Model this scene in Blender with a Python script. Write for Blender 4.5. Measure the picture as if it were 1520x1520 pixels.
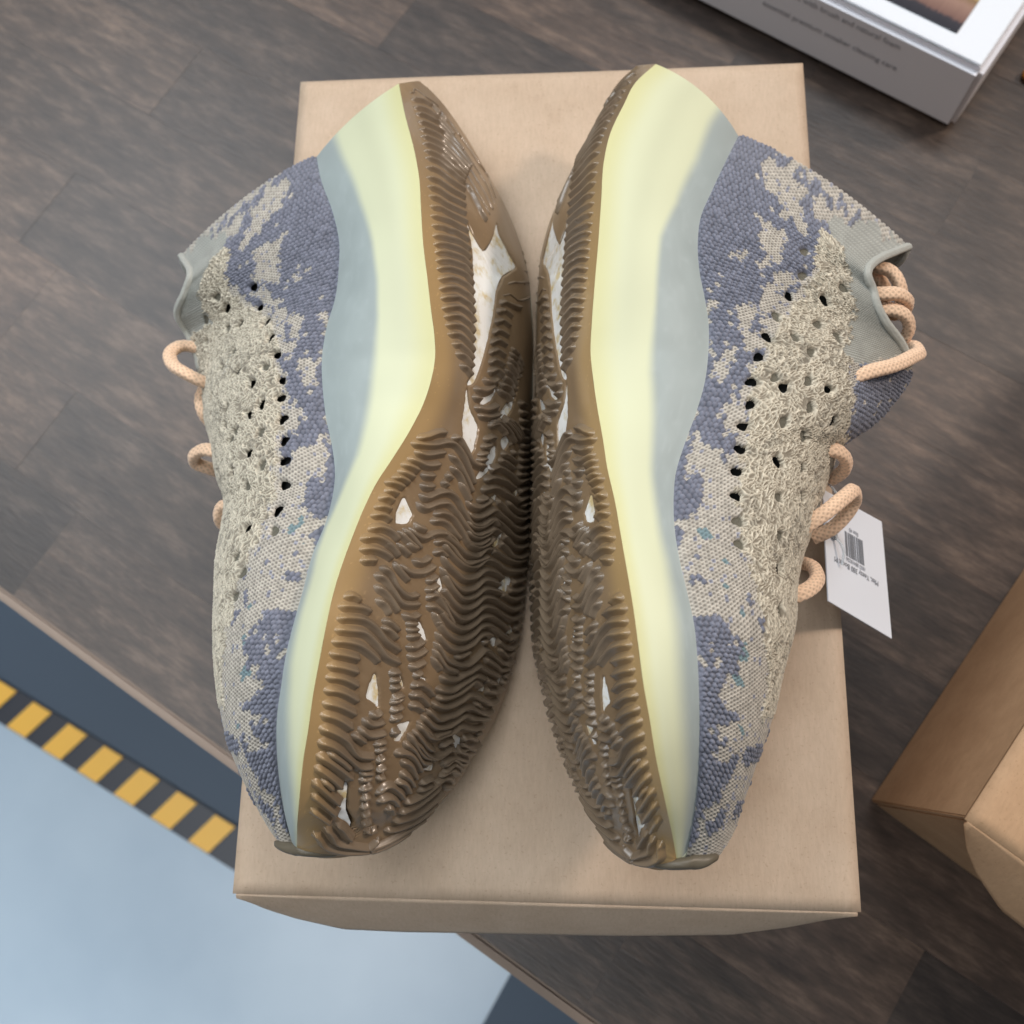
import bpy, bmesh, math, random
import numpy as np
from mathutils import Vector, Matrix, Quaternion

scene = bpy.context.scene
for o in list(bpy.data.objects):
    bpy.data.objects.remove(o, do_unlink=True)
COL = scene.collection
rng = np.random.default_rng(7)
random.seed(7)

# ------------------------------------------------------------------ camera (a phone held above the box)
cam_data = bpy.data.cameras.new('phone_camera')
cam = bpy.data.objects.new('phone_camera', cam_data)
COL.objects.link(cam)
scene.camera = cam
cam_data.sensor_width = 7.42
cam_data.sensor_height = 7.42
cam_data.lens = 6.834
cam_data.clip_start = 0.01
cam_data.clip_end = 50
cam_data.dof.use_dof = True
cam_data.dof.focus_distance = 0.318
cam_data.dof.aperture_fstop = 2.6
RC = Matrix([[0.997135, 0.001762, 0.075627], [0.016866, 0.969385, -0.244966], [-0.073744, 0.245539, 0.966578]])
cam.matrix_world = Matrix.Translation((0.016776, -0.125808, 0.506759)) @ RC.to_4x4()

# ------------------------------------------------------------------ light of the shop: ceiling panels, a warm lamp on the right, an added floor fill
world = bpy.data.worlds.new('World')
scene.world = world
world.use_nodes = True
bg = world.node_tree.nodes['Background']
bg.inputs['Color'].default_value = (0.88, 0.94, 1.0, 1)
bg.inputs['Strength'].default_value = 0.12

def area(name, loc, target, sx, sy, power, color):
    d = bpy.data.lights.new(name, 'AREA')
    d.shape = 'RECTANGLE'; d.size = sx; d.size_y = sy
    d.energy = power; d.color = color
    o = bpy.data.objects.new(name, d); COL.objects.link(o)
    o.location = loc
    o.rotation_euler = (Vector(target) - Vector(loc)).to_track_quat('-Z', 'Y').to_euler()
    return o
area('ceiling_panel_light', (-1.30, 1.20, 2.0), (0, 0, 0.1), 1.5, 0.8, 35, (0.91, 0.96, 1.0))
area('ceiling_panel_light', (0.30, 1.05, 2.0), (0, 0, 0.1), 1.2, 0.4, 20, (0.93, 0.97, 1.0))
area('warm_spot_light', (1.35, 0.62, 1.15), (0.05, -0.1, 0.1), 0.20, 0.20, 14, (1.0, 0.82, 0.68))
walk = area('floor_fill_light', (-0.9, -0.5, 2.1), (-0.62, -0.32, -0.75), 1.8, 0.9, 6.0, (0.93, 0.97, 1.0))  # unseen fill lamp, added only to brighten the floor and its tape
walk.data.spread = math.radians(62)

scene.view_settings.view_transform = 'Standard'
scene.view_settings.look = 'None'
scene.view_settings.exposure = 0.05
scene.view_settings.gamma = 1.0
scene.render.engine = 'CYCLES'

# ------------------------------------------------------------------ helpers
def lin(r, g, b):
    f = lambda c: (c / 255 / 12.92) if c <= 10 else ((c / 255 + 0.055) / 1.055) ** 2.4
    return (f(r), f(g), f(b), 1.0)
def lin3(r, g, b): return np.array(lin(r, g, b)[:3])

def tag(o, label, cat, group=None):
    o['label'] = label; o['category'] = cat
    if group: o['group'] = group
    return o
def empty(name, loc=(0, 0, 0), rz=0.0):
    o = bpy.data.objects.new(name, None); COL.objects.link(o)
    o.empty_display_size = 0.05
    o.location = loc; o.rotation_euler = (0, 0, rz)
    return o
def link_mesh(name, me, mat, parent=None):
    o = bpy.data.objects.new(name, me); COL.objects.link(o)
    if mat: me.materials.append(mat)
    if parent: o.parent = parent
    return o
def np_mesh(name, V, Fq, smooth=True, col=None):
    """mesh from numpy verts (n,3) and equal-sized faces (m,k)"""
    me = bpy.data.meshes.new(name)
    V = np.asarray(V, np.float32); Fq = np.asarray(Fq, np.int32); k = Fq.shape[1]
    me.vertices.add(len(V)); me.vertices.foreach_set('co', V.ravel())
    me.loops.add(Fq.size); me.loops.foreach_set('vertex_index', Fq.ravel())
    me.polygons.add(len(Fq))
    me.polygons.foreach_set('loop_start', np.arange(0, Fq.size, k, dtype=np.int32))
    me.update(calc_edges=True)
    if smooth: me.polygons.foreach_set('use_smooth', np.ones(len(Fq), bool))
    if col is not None:
        a = me.color_attributes.new('Col', 'FLOAT_COLOR', 'POINT')
        c = np.ones((len(V), 4), np.float32); c[:, :3] = col
        a.data.foreach_set('color', c.ravel())
    me.validate(); me.update()
    return me
def grid_faces(nt, nv, off=0, flip=False, wrap=False):
    i = np.arange(nt - 1)[:, None]; j = np.arange(nv if wrap else nv - 1)[None, :]
    j2 = (j + 1) % nv
    a = i * nv + j; b = i * nv + j2; c = (i + 1) * nv + j2; d = (i + 1) * nv + j
    q = np.stack([a, b, c, d], -1).reshape(-1, 4) + off
    return q[:, ::-1] if flip else q
def bm_obj(name, bm, mat, parent=None, smooth=False):
    me = bpy.data.meshes.new(name); bm.to_mesh(me); bm.free()
    if smooth:
        for p in me.polygons: p.use_smooth = True
    return link_mesh(name, me, mat, parent)
def bm_box(bm, x0, x1, y0, y1, z0, z1, bev=0.0):
    vs = [bm.verts.new(p) for p in ((x0,y0,z0),(x1,y0,z0),(x1,y1,z0),(x0,y1,z0),(x0,y0,z1),(x1,y0,z1),(x1,y1,z1),(x0,y1,z1))]
    fs = [bm.faces.new([vs[i] for i in f]) for f in ((3,2,1,0),(4,5,6,7),(0,1,5,4),(1,2,6,5),(2,3,7,6),(3,0,4,7))]
    if bev:
        es = list({e for f in fs for e in f.edges})
        bmesh.ops.bevel(bm, geom=es, offset=bev, segments=2, affect='EDGES')
def box(name, x0, x1, y0, y1, z0, z1, mat, parent=None, bev=0.0):
    bm = bmesh.new(); bm_box(bm, x0, x1, y0, y1, z0, z1, bev)
    return bm_obj(name, bm, mat, parent)
def slab(name, pts, thick, mat, parent=None, bev=0.0):
    """a flat sheet: polygon pts (3D, planar) extruded by thick along its normal, downwards"""
    bm = bmesh.new()
    P = [Vector(p) for p in pts]
    n = Vector((0, 0, 0))
    for i in range(len(P)): n += P[i].cross(P[(i + 1) % len(P)])
    n.normalize()
    top = [bm.verts.new(p) for p in P]; bot = [bm.verts.new(p - n * thick) for p in P]
    bm.faces.new(top); bm.faces.new(bot[::-1])
    for i in range(len(P)):
        j = (i + 1) % len(P); bm.faces.new((top[j], top[i], bot[i], bot[j]))
    bmesh.ops.recalc_face_normals(bm, faces=bm.faces[:])
    return bm_obj(name, bm, mat, parent)
class N:
    """small node-tree builder"""
    def __init__(s, name):
        s.m = bpy.data.materials.new(name); s.m.use_nodes = True
        s.t = s.m.node_tree; s.b = s.t.nodes['Principled BSDF']
    def n(s, typ, **kw):
        x = s.t.nodes.new(typ)
        for k, v in kw.items():
            if k in x.inputs and not hasattr(x, k): x.inputs[k].default_value = v
            else: setattr(x, k, v)
        return x
    def l(s, a, b): s.t.links.new(a, b)
    def set(s, **kw):
        for k, v in kw.items(): s.b.inputs[k.replace('_', ' ')].default_value = v
    def ramp(s, fac, stops):
        r = s.n('ShaderNodeValToRGB'); e = r.color_ramp.elements
        while len(e) < len(stops): e.new(0.5)
        for q, (p, c) in zip(e, stops): q.position = p; q.color = c
        s.l(fac, r.inputs['Fac']); return r.outputs['Color']
    def bump(s, h, strength, dist):
        b = s.n('ShaderNodeBump'); b.inputs['Strength'].default_value = strength; b.inputs['Distance'].default_value = dist
        s.l(h, b.inputs['Height']); s.l(b.outputs['Normal'], s.b.inputs['Normal']); return b
    def coord(s, kind='Object', scale=(1, 1, 1), rot=(0, 0, 0)):
        c = s.n('ShaderNodeTexCoord'); m = s.n('ShaderNodeMapping')
        m.inputs['Scale'].default_value = scale; m.inputs['Rotation'].default_value = rot
        s.l(c.outputs[kind], m.inputs['Vector']); return m.outputs['Vector']
    def noise(s, vec, scale, detail=4, rough=0.55):
        x = s.n('ShaderNodeTexNoise'); x.inputs['Scale'].default_value = scale
        x.inputs['Detail'].default_value = detail; x.inputs['Roughness'].default_value = rough
        if vec is not None: s.l(vec, x.inputs['Vector'])
        return x.outputs['Fac']

# ------------------------------------------------------------------ materials
def mat_plain(name, col, rough=0.5, spec=0.5, **kw):
    k = N(name); k.set(Base_Color=col, Roughness=rough, Specular_IOR_Level=spec, **kw); return k.m
def mat_wood():
    k = N('dark_stave_wood')
    oi = k.n('ShaderNodeObjectInfo')
    tc = k.n('ShaderNodeTexCoord')
    off = k.n('ShaderNodeVectorMath', operation='SCALE'); off.inputs[0].default_value = (7.3, 3.1, 5.7)
    k.l(oi.outputs['Random'], off.inputs['Scale'])
    add = k.n('ShaderNodeVectorMath', operation='ADD'); k.l(tc.outputs['Object'], add.inputs[0]); k.l(off.outputs[0], add.inputs[1])
    def mp(sc):
        m = k.n('ShaderNodeMapping'); m.inputs['Scale'].default_value = sc; k.l(add.outputs[0], m.inputs['Vector']); return m.outputs['Vector']
    g1 = k.noise(mp((30, 110, 40)), 1.0, 8, 0.70)
    g2 = k.noise(mp((90, 620, 100)), 1.0, 3, 0.65)
    g3 = k.noise(mp((10, 16, 10)), 1.6, 3, 0.6)
    c1 = k.ramp(g1, [(0.28, lin(46, 38, 34)), (0.5, lin(70, 59, 52)), (0.74, lin(108, 93, 82))])
    mx = k.n('ShaderNodeMix', data_type='RGBA', blend_type='MULTIPLY'); mx.inputs['Factor'].default_value = 0.75
    k.l(c1, mx.inputs['A']); k.l(k.ramp(g2, [(0.3, (0.72, 0.70, 0.69, 1)), (0.7, (1.18, 1.16, 1.15, 1))]), mx.inputs['B'])
    mx2 = k.n('ShaderNodeMix', data_type='RGBA', blend_type='MULTIPLY'); mx2.inputs['Factor'].default_value = 1.0
    k.l(mx.outputs['Result'], mx2.inputs['A'])
    k.l(k.ramp(g3, [(0.3, (0.78, 0.78, 0.8, 1)), (0.7, (1.15, 1.12, 1.08, 1))]), mx2.inputs['B'])
    mx3 = k.n('ShaderNodeMix', data_type='RGBA', blend_type='MULTIPLY'); mx3.inputs['Factor'].default_value = 1.0
    k.l(mx2.outputs['Result'], mx3.inputs['A'])
    k.l(k.ramp(oi.outputs['Random'], [(0.0, (0.62, 0.63, 0.66, 1)), (0.5, (1.0, 0.97, 0.94, 1)), (1.0, (1.45, 1.34, 1.25, 1))]), mx3.inputs['B'])
    k.l(mx3.outputs['Result'], k.b.inputs['Base Color'])
    k.set(Roughness=0.42, Specular_IOR_Level=0.5)
    k.bump(g2, 0.30, 0.0006)
    return k.m
def mat_card(name, base, warm):
    k = N(name)
    v = k.coord('Object')
    a = k.noise(v, 55, 5, 0.6); f = k.noise(k.coord('Object', (900, 220, 300)), 1.0, 3, 0.6); s = k.noise(v, 900, 2, 0.5)
    c = k.ramp(a, [(0.3, base), (0.7, warm)])
    mx = k.n('ShaderNodeMix', data_type='RGBA', blend_type='MULTIPLY'); mx.inputs['Factor'].default_value = 1.0
    k.l(c, mx.inputs['A']); k.l(k.ramp(f, [(0.25, (0.92, 0.915, 0.905, 1)), (0.7, (1.035, 1.03, 1.03, 1))]), mx.inputs['B'])
    mx2 = k.n('ShaderNodeMix', data_type='RGBA', blend_type='MULTIPLY'); mx2.inputs['Factor'].default_value = 1.0
    k.l(mx.outputs['Result'], mx2.inputs['A']); k.l(k.ramp(s, [(0.27, (0.86, 0.84, 0.81, 1)), (0.38, (1, 1, 1, 1))]), mx2.inputs['B'])
    k.l(mx2.outputs['Result'], k.b.inputs['Base Color'])
    k.set(Roughness=0.72, Specular_IOR_Level=0.3)
    k.bump(f, 0.25, 0.0004)
    return k.m
def mat_floor():
    k = N('pale_blue_floor_paint')
    v = k.coord('Object')
    c = k.ramp(k.noise(v, 3.0, 4, 0.55), [(0.3, lin(168, 186, 202)), (0.7, lin(188, 204, 217))])
    k.l(c, k.b.inputs['Base Color']); k.set(Roughness=0.32, Specular_IOR_Level=0.5)
    return k.m
def mat_attr(name, rough=0.6, spec=0.4, coat=0.0, sheen=0.0, sss=0.0, rad=(1, .6, .3), fine=None, sscale=0.002):
    k = N(name)
    a = k.n('ShaderNodeAttribute'); a.attribute_name = 'Col'
    k.l(a.outputs['Color'], k.b.inputs['Base Color'])
    k.set(Roughness=rough, Specular_IOR_Level=spec, Coat_Weight=coat, Sheen_Weight=sheen)
    if sss:
        k.set(Subsurface_Weight=sss, Subsurface_Scale=sscale); k.b.inputs['Subsurface Radius'].default_value = rad
    if fine:
        k.bump(k.noise(k.coord('Object'), fine[0], 3, 0.6), fine[1], fine[2])
    return k.m
M_WOOD = mat_wood()
M_CARD = mat_card('faded_kraft_card', lin(187, 164, 141), lin(197, 175, 153))
M_CARD2 = mat_card('brown_kraft_card', lin(172, 138, 106), lin(184, 150, 117))
M_FLOOR = mat_floor()
M_SLATE = mat_plain('slate_floor_mat', lin(70, 83, 98), 0.55, 0.3)
M_BLACKTAPE = mat_plain('black_tape', lin(33, 37, 48), 0.45)
M_YELTAPE = mat_plain('yellow_tape', lin(240, 184, 68), 0.45)
M_EDGE = mat_plain('worn_table_edge', lin(142, 124, 110), 0.6)
M_WHITE = mat_plain('white_gloss_carton', lin(226, 230, 236), 0.25, 0.5, Coat_Weight=0.3)
M_SIDE = mat_plain('white_carton_side', lin(222, 222, 228), 0.5)
M_GREYINK = mat_plain('grey_print', lin(138, 140, 148), 0.6)
M_DARKINK = mat_plain('dark_print', lin(132, 134, 140), 0.6)
M_TAG = mat_plain('white_tag_card', lin(226, 230, 238), 0.5)
M_PLASTIC = mat_plain('clear_plastic_barb', lin(215, 222, 228), 0.15, 0.5, Alpha=0.55)
M_LACE = mat_attr('peach_lace_braid', 0.75, 0.25, sheen=0.25)
M_KNIT = mat_attr('knit_yarn', 0.82, 0.22, sheen=0.2)
M_MID = mat_attr('frosted_midsole_foam', 0.50, 0.28, coat=0.0, fine=(1500, 0.05, 0.0003))
M_GUM = mat_attr('gum_outsole_rubber', 0.32, 0.5, coat=0.16, fine=(700, 0.10, 0.0003), sss=0.0)
def mat_foam():
    k = N('white_foam_under_clear_film')
    v = k.noise(k.coord('Object'), 160, 4, 0.6)
    k.l(k.ramp(v, [(0.34, lin(222, 200, 150)), (0.45, lin(240, 237, 226)), (0.52, lin(250, 250, 247))]), k.b.inputs['Base Color'])
    k.set(Roughness=0.12, Coat_Weight=0.8); k.bump(k.noise(k.coord('Object', (900, 200, 200)), 1.0, 3, .6), 0.3, 0.0005)
    return k.m
M_FOAM = mat_foam()
M_BUMPER = mat_plain('grey_toe_rubber', lin(98, 90, 76), 0.42, 0.4)

# ------------------------------------------------------------------ the setting: floor far below, its mat and tape
HB = 0.132                      # height of a shoe box
BW, BL = 0.234, 0.3612          # its lid
FZ = -0.75                      # the floor below the table top
fl = slab('floor', [(-3, -3, FZ), (3, -3, FZ), (3, 3, FZ), (-3, 3, FZ)], 0.05, M_FLOOR)
fl['kind'] = 'structure'
t0 = np.array([-0.77415, -0.04496]); t1 = np.array([-0.45886, -0.2108])
td = (t1 - t0) / np.linalg.norm(t1 - t0); tn = np.array([td[1], -td[0]])         # tn points to the walkway
tn = tn if tn[1] < 0 else -tn
def fp(a, b, z): p = t0 + td * a + tn * b; return (p[0], p[1], z)
mt = slab('slate_floor', [fp(-1.2, 0.004, FZ + 0.004), fp(0.445, 0.004, FZ + 0.004), fp(0.445, -0.9, FZ + 0.004), fp(-1.2, -0.9, FZ + 0.004)], 0.003, M_SLATE)
mt['kind'] = 'structure'
mt2 = slab('slate_floor', [(-0.0758, -0.395, FZ + 0.008), (-0.17, -0.56, FZ + 0.008), (0.3, -0.8, FZ + 0.008), (0.6, -0.2, FZ + 0.008), (0.05, -0.18, FZ + 0.008)], 0.003, M_SLATE)
mt2['kind'] = 'structure'
tape = empty('hazard_tape', fp(0, 0, FZ + 0.006))
tag(tape, 'yellow and black hazard tape on the pale blue floor', 'floor tape')
def rel(p, o): return tuple(np.array(p) - np.array(o.location))
slab('black_band', [rel(fp(-0.6, 0.0, FZ + 0.010), tape), rel(fp(-0.6, 0.047, FZ + 0.010), tape), rel(fp(0.445, 0.047, FZ + 0.010), tape), rel(fp(0.445, 0.0, FZ + 0.010), tape)], 0.001, M_BLACKTAPE, tape)
pitch = 0.0600
for i in range(-9, 7):
    a = i * pitch - 0.002
    slab('yellow_stripe', [rel(fp(a, 0.0015, FZ + 0.0125), tape), rel(fp(a - 0.0135, 0.0455, FZ + 0.0125), tape), rel(fp(a - 0.0135 + 0.031, 0.0455, FZ + 0.0125), tape), rel(fp(a + 0.031, 0.0015, FZ + 0.0125), tape)], 0.001, M_YELTAPE, tape)

# ------------------------------------------------------------------ the table: staves, core, worn edge
e0 = np.array([-0.31263, -0.04798]); e1 = np.array([0.01432, -0.25423])
ed = (e1 - e0) / np.linalg.norm(e1 - e0); en = np.array([-ed[1], ed[0]])           # en points inwards on the table
ang = math.atan2(ed[1], ed[0])
table = empty('table', (e0[0], e0[1], FZ), ang)
tag(table, 'dark brown stave-wood table top carrying the boxes and the shoes', 'table')
TZ = -FZ
sw = 0.0575
x_lo, x_hi = -0.65, 1.05
rowshift = [0.05, 0.21, 0.12, 0.30, 0.02, 0.25, 0.16, 0.08, 0.28, 0.19]
stave_mesh = {}
for r in range(15):
    x = x_lo; first = True
    y0 = 0.006 + r * sw
    while x < x_hi:
        L = random.choice((0.16, 0.22, 0.27, 0.33)) if not first else round(0.08 + rowshift[r % 10] * .7, 3)
        first = False
        if x + L > x_hi - 0.05: L = round(x_hi - x, 3)
        if L not in stave_mesh:
            bm = bmesh.new(); bm_box(bm, 0.00002, L - 0.00002, 0.00002, sw - 0.00002, -0.006, 0.0, 0.00008)
            me = bpy.data.meshes.new('stave'); bm.to_mesh(me); bm.free(); me.materials.append(M_WOOD); stave_mesh[L] = me
        s = bpy.data.objects.new('stave', stave_mesh[L]); COL.objects.link(s); s.parent = table
        s.location = (x, y0, TZ + random.uniform(-0.00006, 0.00006))
        x += L
        if x > x_hi - 0.001: break
box('core_board', x_lo, x_hi, 0.003, 0.006 + 15 * sw, TZ - 0.036, TZ - 0.0065, M_EDGE, table)
box('edge_strip', x_lo, x_hi, -0.0005, 0.0055, TZ - 0.036, TZ - 0.0007, M_EDGE, table, 0.0015)
for lx in (-0.3, 0.9):
    for ly in (0.3, 0.75):
        box('leg', lx - 0.03, lx + 0.03, ly - 0.03, ly + 0.03, 0.012, TZ - 0.037, M_EDGE, table, 0.004)

# ------------------------------------------------------------------ shoe boxes
def shoe_box(name, corner, rz, mat, label):
    """origin at the front left corner on the table; x along the front edge, y backwards"""
    o = empty(name, (corner[0], corner[1], 0.0), rz)
    tag(o, label, 'shoe box')
    th = 0.0026
    bm = bmesh.new()
    i = 0.0022
    bm_box(bm, i, i + th, i, BL - i, 0.0015, HB - 0.0035, 0.0006)
    bm_box(bm, BW - i - th, BW - i, i, BL - i, 0.0015, HB - 0.0035, 0.0006)
    bm_box(bm, i + th + .0002, BW - i - th - .0002, i, i + th, 0.0015, HB - 0.0035, 0.0006)
    bm_box(bm, i + th + .0002, BW - i - th - .0002, BL - i - th, BL - i, 0.0015, HB - 0.0035, 0.0006)
    bm_box(bm, i + th + .0002, BW - i - th - .0002, i + th + .0002, BL - i - th - .0002, 0.0015, 0.004, 0.0006)
    bm_obj('carton_body', bm, mat, o)
    # lid: a slightly bowed sheet with soft folded edges
    nx, ny = 48, 72
    X, Y = np.meshgrid(np.linspace(0, BW, nx), np.linspace(0, BL, ny))
    ex = np.minimum(np.minimum(X, BW - X), np.minimum(Y, BL - Y))
    Zt = HB - 0.0011 * np.exp(-ex / 0.0014) + 0.00025 * np.sin(X * 31) * np.sin(Y * 22)
    Vt = np.stack([X, Y, Zt], -1).reshape(-1, 3); Vb = Vt.copy(); Vb[:, 2] = HB - 0.0032
    n = nx * ny
    Fa = grid_faces(ny, nx); Fb = grid_faces(ny, nx, n, True)
    ring = np.r_[np.arange(nx), np.arange(1, ny) * nx + nx - 1, (ny - 1) * nx + np.arange(nx - 2, -1, -1), np.arange(ny - 2, 0, -1) * nx]
    r2 = np.roll(ring, -1)
    Fs = np.stack([ring, ring + n, r2 + n, r2], -1)
    link_mesh('lid', np_mesh('lid', np.r_[Vt, Vb], np.r_[Fa[:, ::-1] if False else Fa, Fb, Fs], True), mat, o)
    # tuck flap hanging from the front fold, its corners rounded off
    prof = [(0.0, 0.0), (0.0075, -0.006), (0.022, -0.0125), (0.044, -0.0163), (0.062, -0.0172)]
    nxf, nyf = 90, 14
    u = np.linspace(0.0012, BW - 0.0012, nxf); 
    dep = 0.0325 * np.interp(u / BW * 234, [0, 10, 20, 37, 60, 150, 190, 210, 223, 234], [.03, .42, .68, .97, 1, .90, .76, .48, .22, .03])
    k = np.linspace(0, 1, nyf)
    yy = np.zeros((nyf, nxf)); zz = np.zeros((nyf, nxf))
    for a, kk in enumerate(k):
        s_ = kk * dep
        yy[a] = -0.0004 - s_ * 0.50 - 0.0008 * np.sin(kk * math.pi); zz[a] = HB - 0.0012 - s_ * 0.86
    P = np.stack([np.tile(u, (nyf, 1)), yy, zz], -1)
    Q = P + np.array([0, 0.0016, -0.0012])
    n = nxf * nyf
    V = np.r_[P.reshape(-1, 3), Q.reshape(-1, 3)]
    ring = np.r_[np.arange(nxf), np.arange(1, nyf) * nxf + nxf - 1, (nyf - 1) * nxf + np.arange(nxf - 2, -1, -1), np.arange(nyf - 2, 0, -1) * nxf]
    r2 = np.roll(ring, -1)
    link_mesh('tuck_flap', np_mesh('tuck_flap', V, np.r_[grid_faces(nyf, nxf, 0, True), grid_faces(nyf, nxf, n), np.stack([r2, r2 + n, ring + n, ring], -1)], True), mat, o)
    return o
shoe_box('shoe_box', (-BW / 2, -BL / 2), 0.0, M_CARD, 'faded kraft cardboard shoe box that the two sneakers lie on')
shoe_box('shoe_box', (0.1568, -0.1476), -math.radians(36.4), M_CARD2, 'browner kraft shoe box cut off by the right edge of the photo')

# ------------------------------------------------------------------ white carton with a picture, upper right
wc = empty('picture_carton', (0.2348, 0.2362, 0.0), math.atan2(0.1023, -0.152) - math.pi)
tag(wc, 'glossy white carton with a picture on its lid and grey print', 'carton')
WH = 0.049
# local: x runs from -0.34 to 0 along the printed side, y from 0 backwards
box('carton_body', -0.34, 0.0, 0.0, 0.25, 0.0012, WH - 0.0005, M_SIDE, wc, 0.003)
lid = box('carton_lid', -0.336, -0.0035, 0.0032, 0.247, WH, WH + 0.0012, M_WHITE, wc, 0.0005)
def picture_material():
    k = N('printed_picture')
    tc = k.n('ShaderNodeTexCoord'); sx = k.n('ShaderNodeSeparateXYZ'); k.l(tc.outputs['Object'], sx.inputs[0])
    nz = k.noise(k.coord('Object', (420, 50, 1)), 1.0, 4, 0.6)
    ad = k.n('ShaderNodeMath', operation='MULTIPLY_ADD'); k.l(nz, ad.inputs[0]); ad.inputs[1].default_value = 0.006; k.l(sx.outputs['Y'], ad.inputs[2])
    mr = k.n('ShaderNodeMapRange'); k.l(ad.outputs[0], mr.inputs['Value']); mr.inputs['From Min'].default_value = 0.0; mr.inputs['From Max'].default_value = 0.047
    c = k.ramp(mr.outputs[0], [(0.0, lin(40, 40, 48)), (0.19, lin(58, 56, 62)), (0.24, lin(120, 92, 84)), (0.45, lin(152, 122, 108)), (0.55, lin(132, 108, 80)), (0.62, lin(190, 168, 110)), (0.85, lin(205, 200, 178)), (1.0, lin(180, 190, 188))])
    k.l(c, k.b.inputs['Base Color']); k.set(Roughness=0.25, Coat_Weight=0.3)
    return k.m
pic = slab('picture', [(-0.27, 0, 0), (0, 0, 0), (0, 0.18, 0), (-0.27, 0.18, 0)], 0.0004, picture_material(), wc)
pic.location = (-0.0245, 0.0145, WH + 0.0020)
# crystal-like bright spot printed on the picture: small raised cluster
bm = bmesh.new()
for q in range(26):
    bmesh.ops.create_icosphere(bm, subdivisions=1, radius=random.uniform(.001, .0022), matrix=Matrix.Translation((random.uniform(-.008, .006), random.uniform(-.007, .008), 0)) @ Matrix.Diagonal((1, 1, .12, 1)))
cl = bm_obj('picture_highlight', bm, mat_plain('pale_gold_print', lin(226, 214, 170), 0.2), wc); cl.location = (-0.033, 0.058, WH + 0.0021)
def text_obj(name, body, size, mat, parent, loc, rot, align='LEFT', sx=1.0):
    c = bpy.data.curves.new(name, 'FONT'); c.body = body; c.size = size; c.align_x = align
    c.extrude = 0.00003
    o = bpy.data.objects.new(name + '_tmp', c); COL.objects.link(o)
    bpy.context.view_layer.update()
    me = bpy.data.meshes.new_from_object(o.evaluated_get(bpy.context.evaluated_depsgraph_get()))
    bpy.data.objects.remove(o, do_unlink=True)
    m = link_mesh(name, me, mat, parent); m.location = loc; m.rotation_euler = rot; m.scale = (sx, 1, 1)
    return m
text_obj('printed_line', 'essential premium sneaker cleaning care', 0.0056, M_GREYINK, wc, (-0.044, -0.0002, 0.0235), (math.radians(90), 0, 0), 'RIGHT', 0.98)
text_obj('printed_line', 'all material kit with brush and natural foam', 0.0056, M_GREYINK, wc, (-0.047, -0.0002, 0.0385), (math.radians(90), 0, 0), 'RIGHT', 0.98)
# small brass stud at the very right edge
bm = bmesh.new()
bmesh.ops.create_uvsphere(bm, u_segments=20, v_segments=12, radius=0.0045, matrix=Matrix.Translation((0, 0, .0028)) @ Matrix.Diagonal((1, 1, .6, 1)))
st = bm_obj('brass_knob', bm, mat_plain('brass', lin(196, 128, 50), 0.3, 0.5, Metallic=0.6), None, True)
st.location = (0.2835, 0.2712, 0); tag(st, 'tiny orange-brown knob on the table at the right edge', 'knob')

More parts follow.
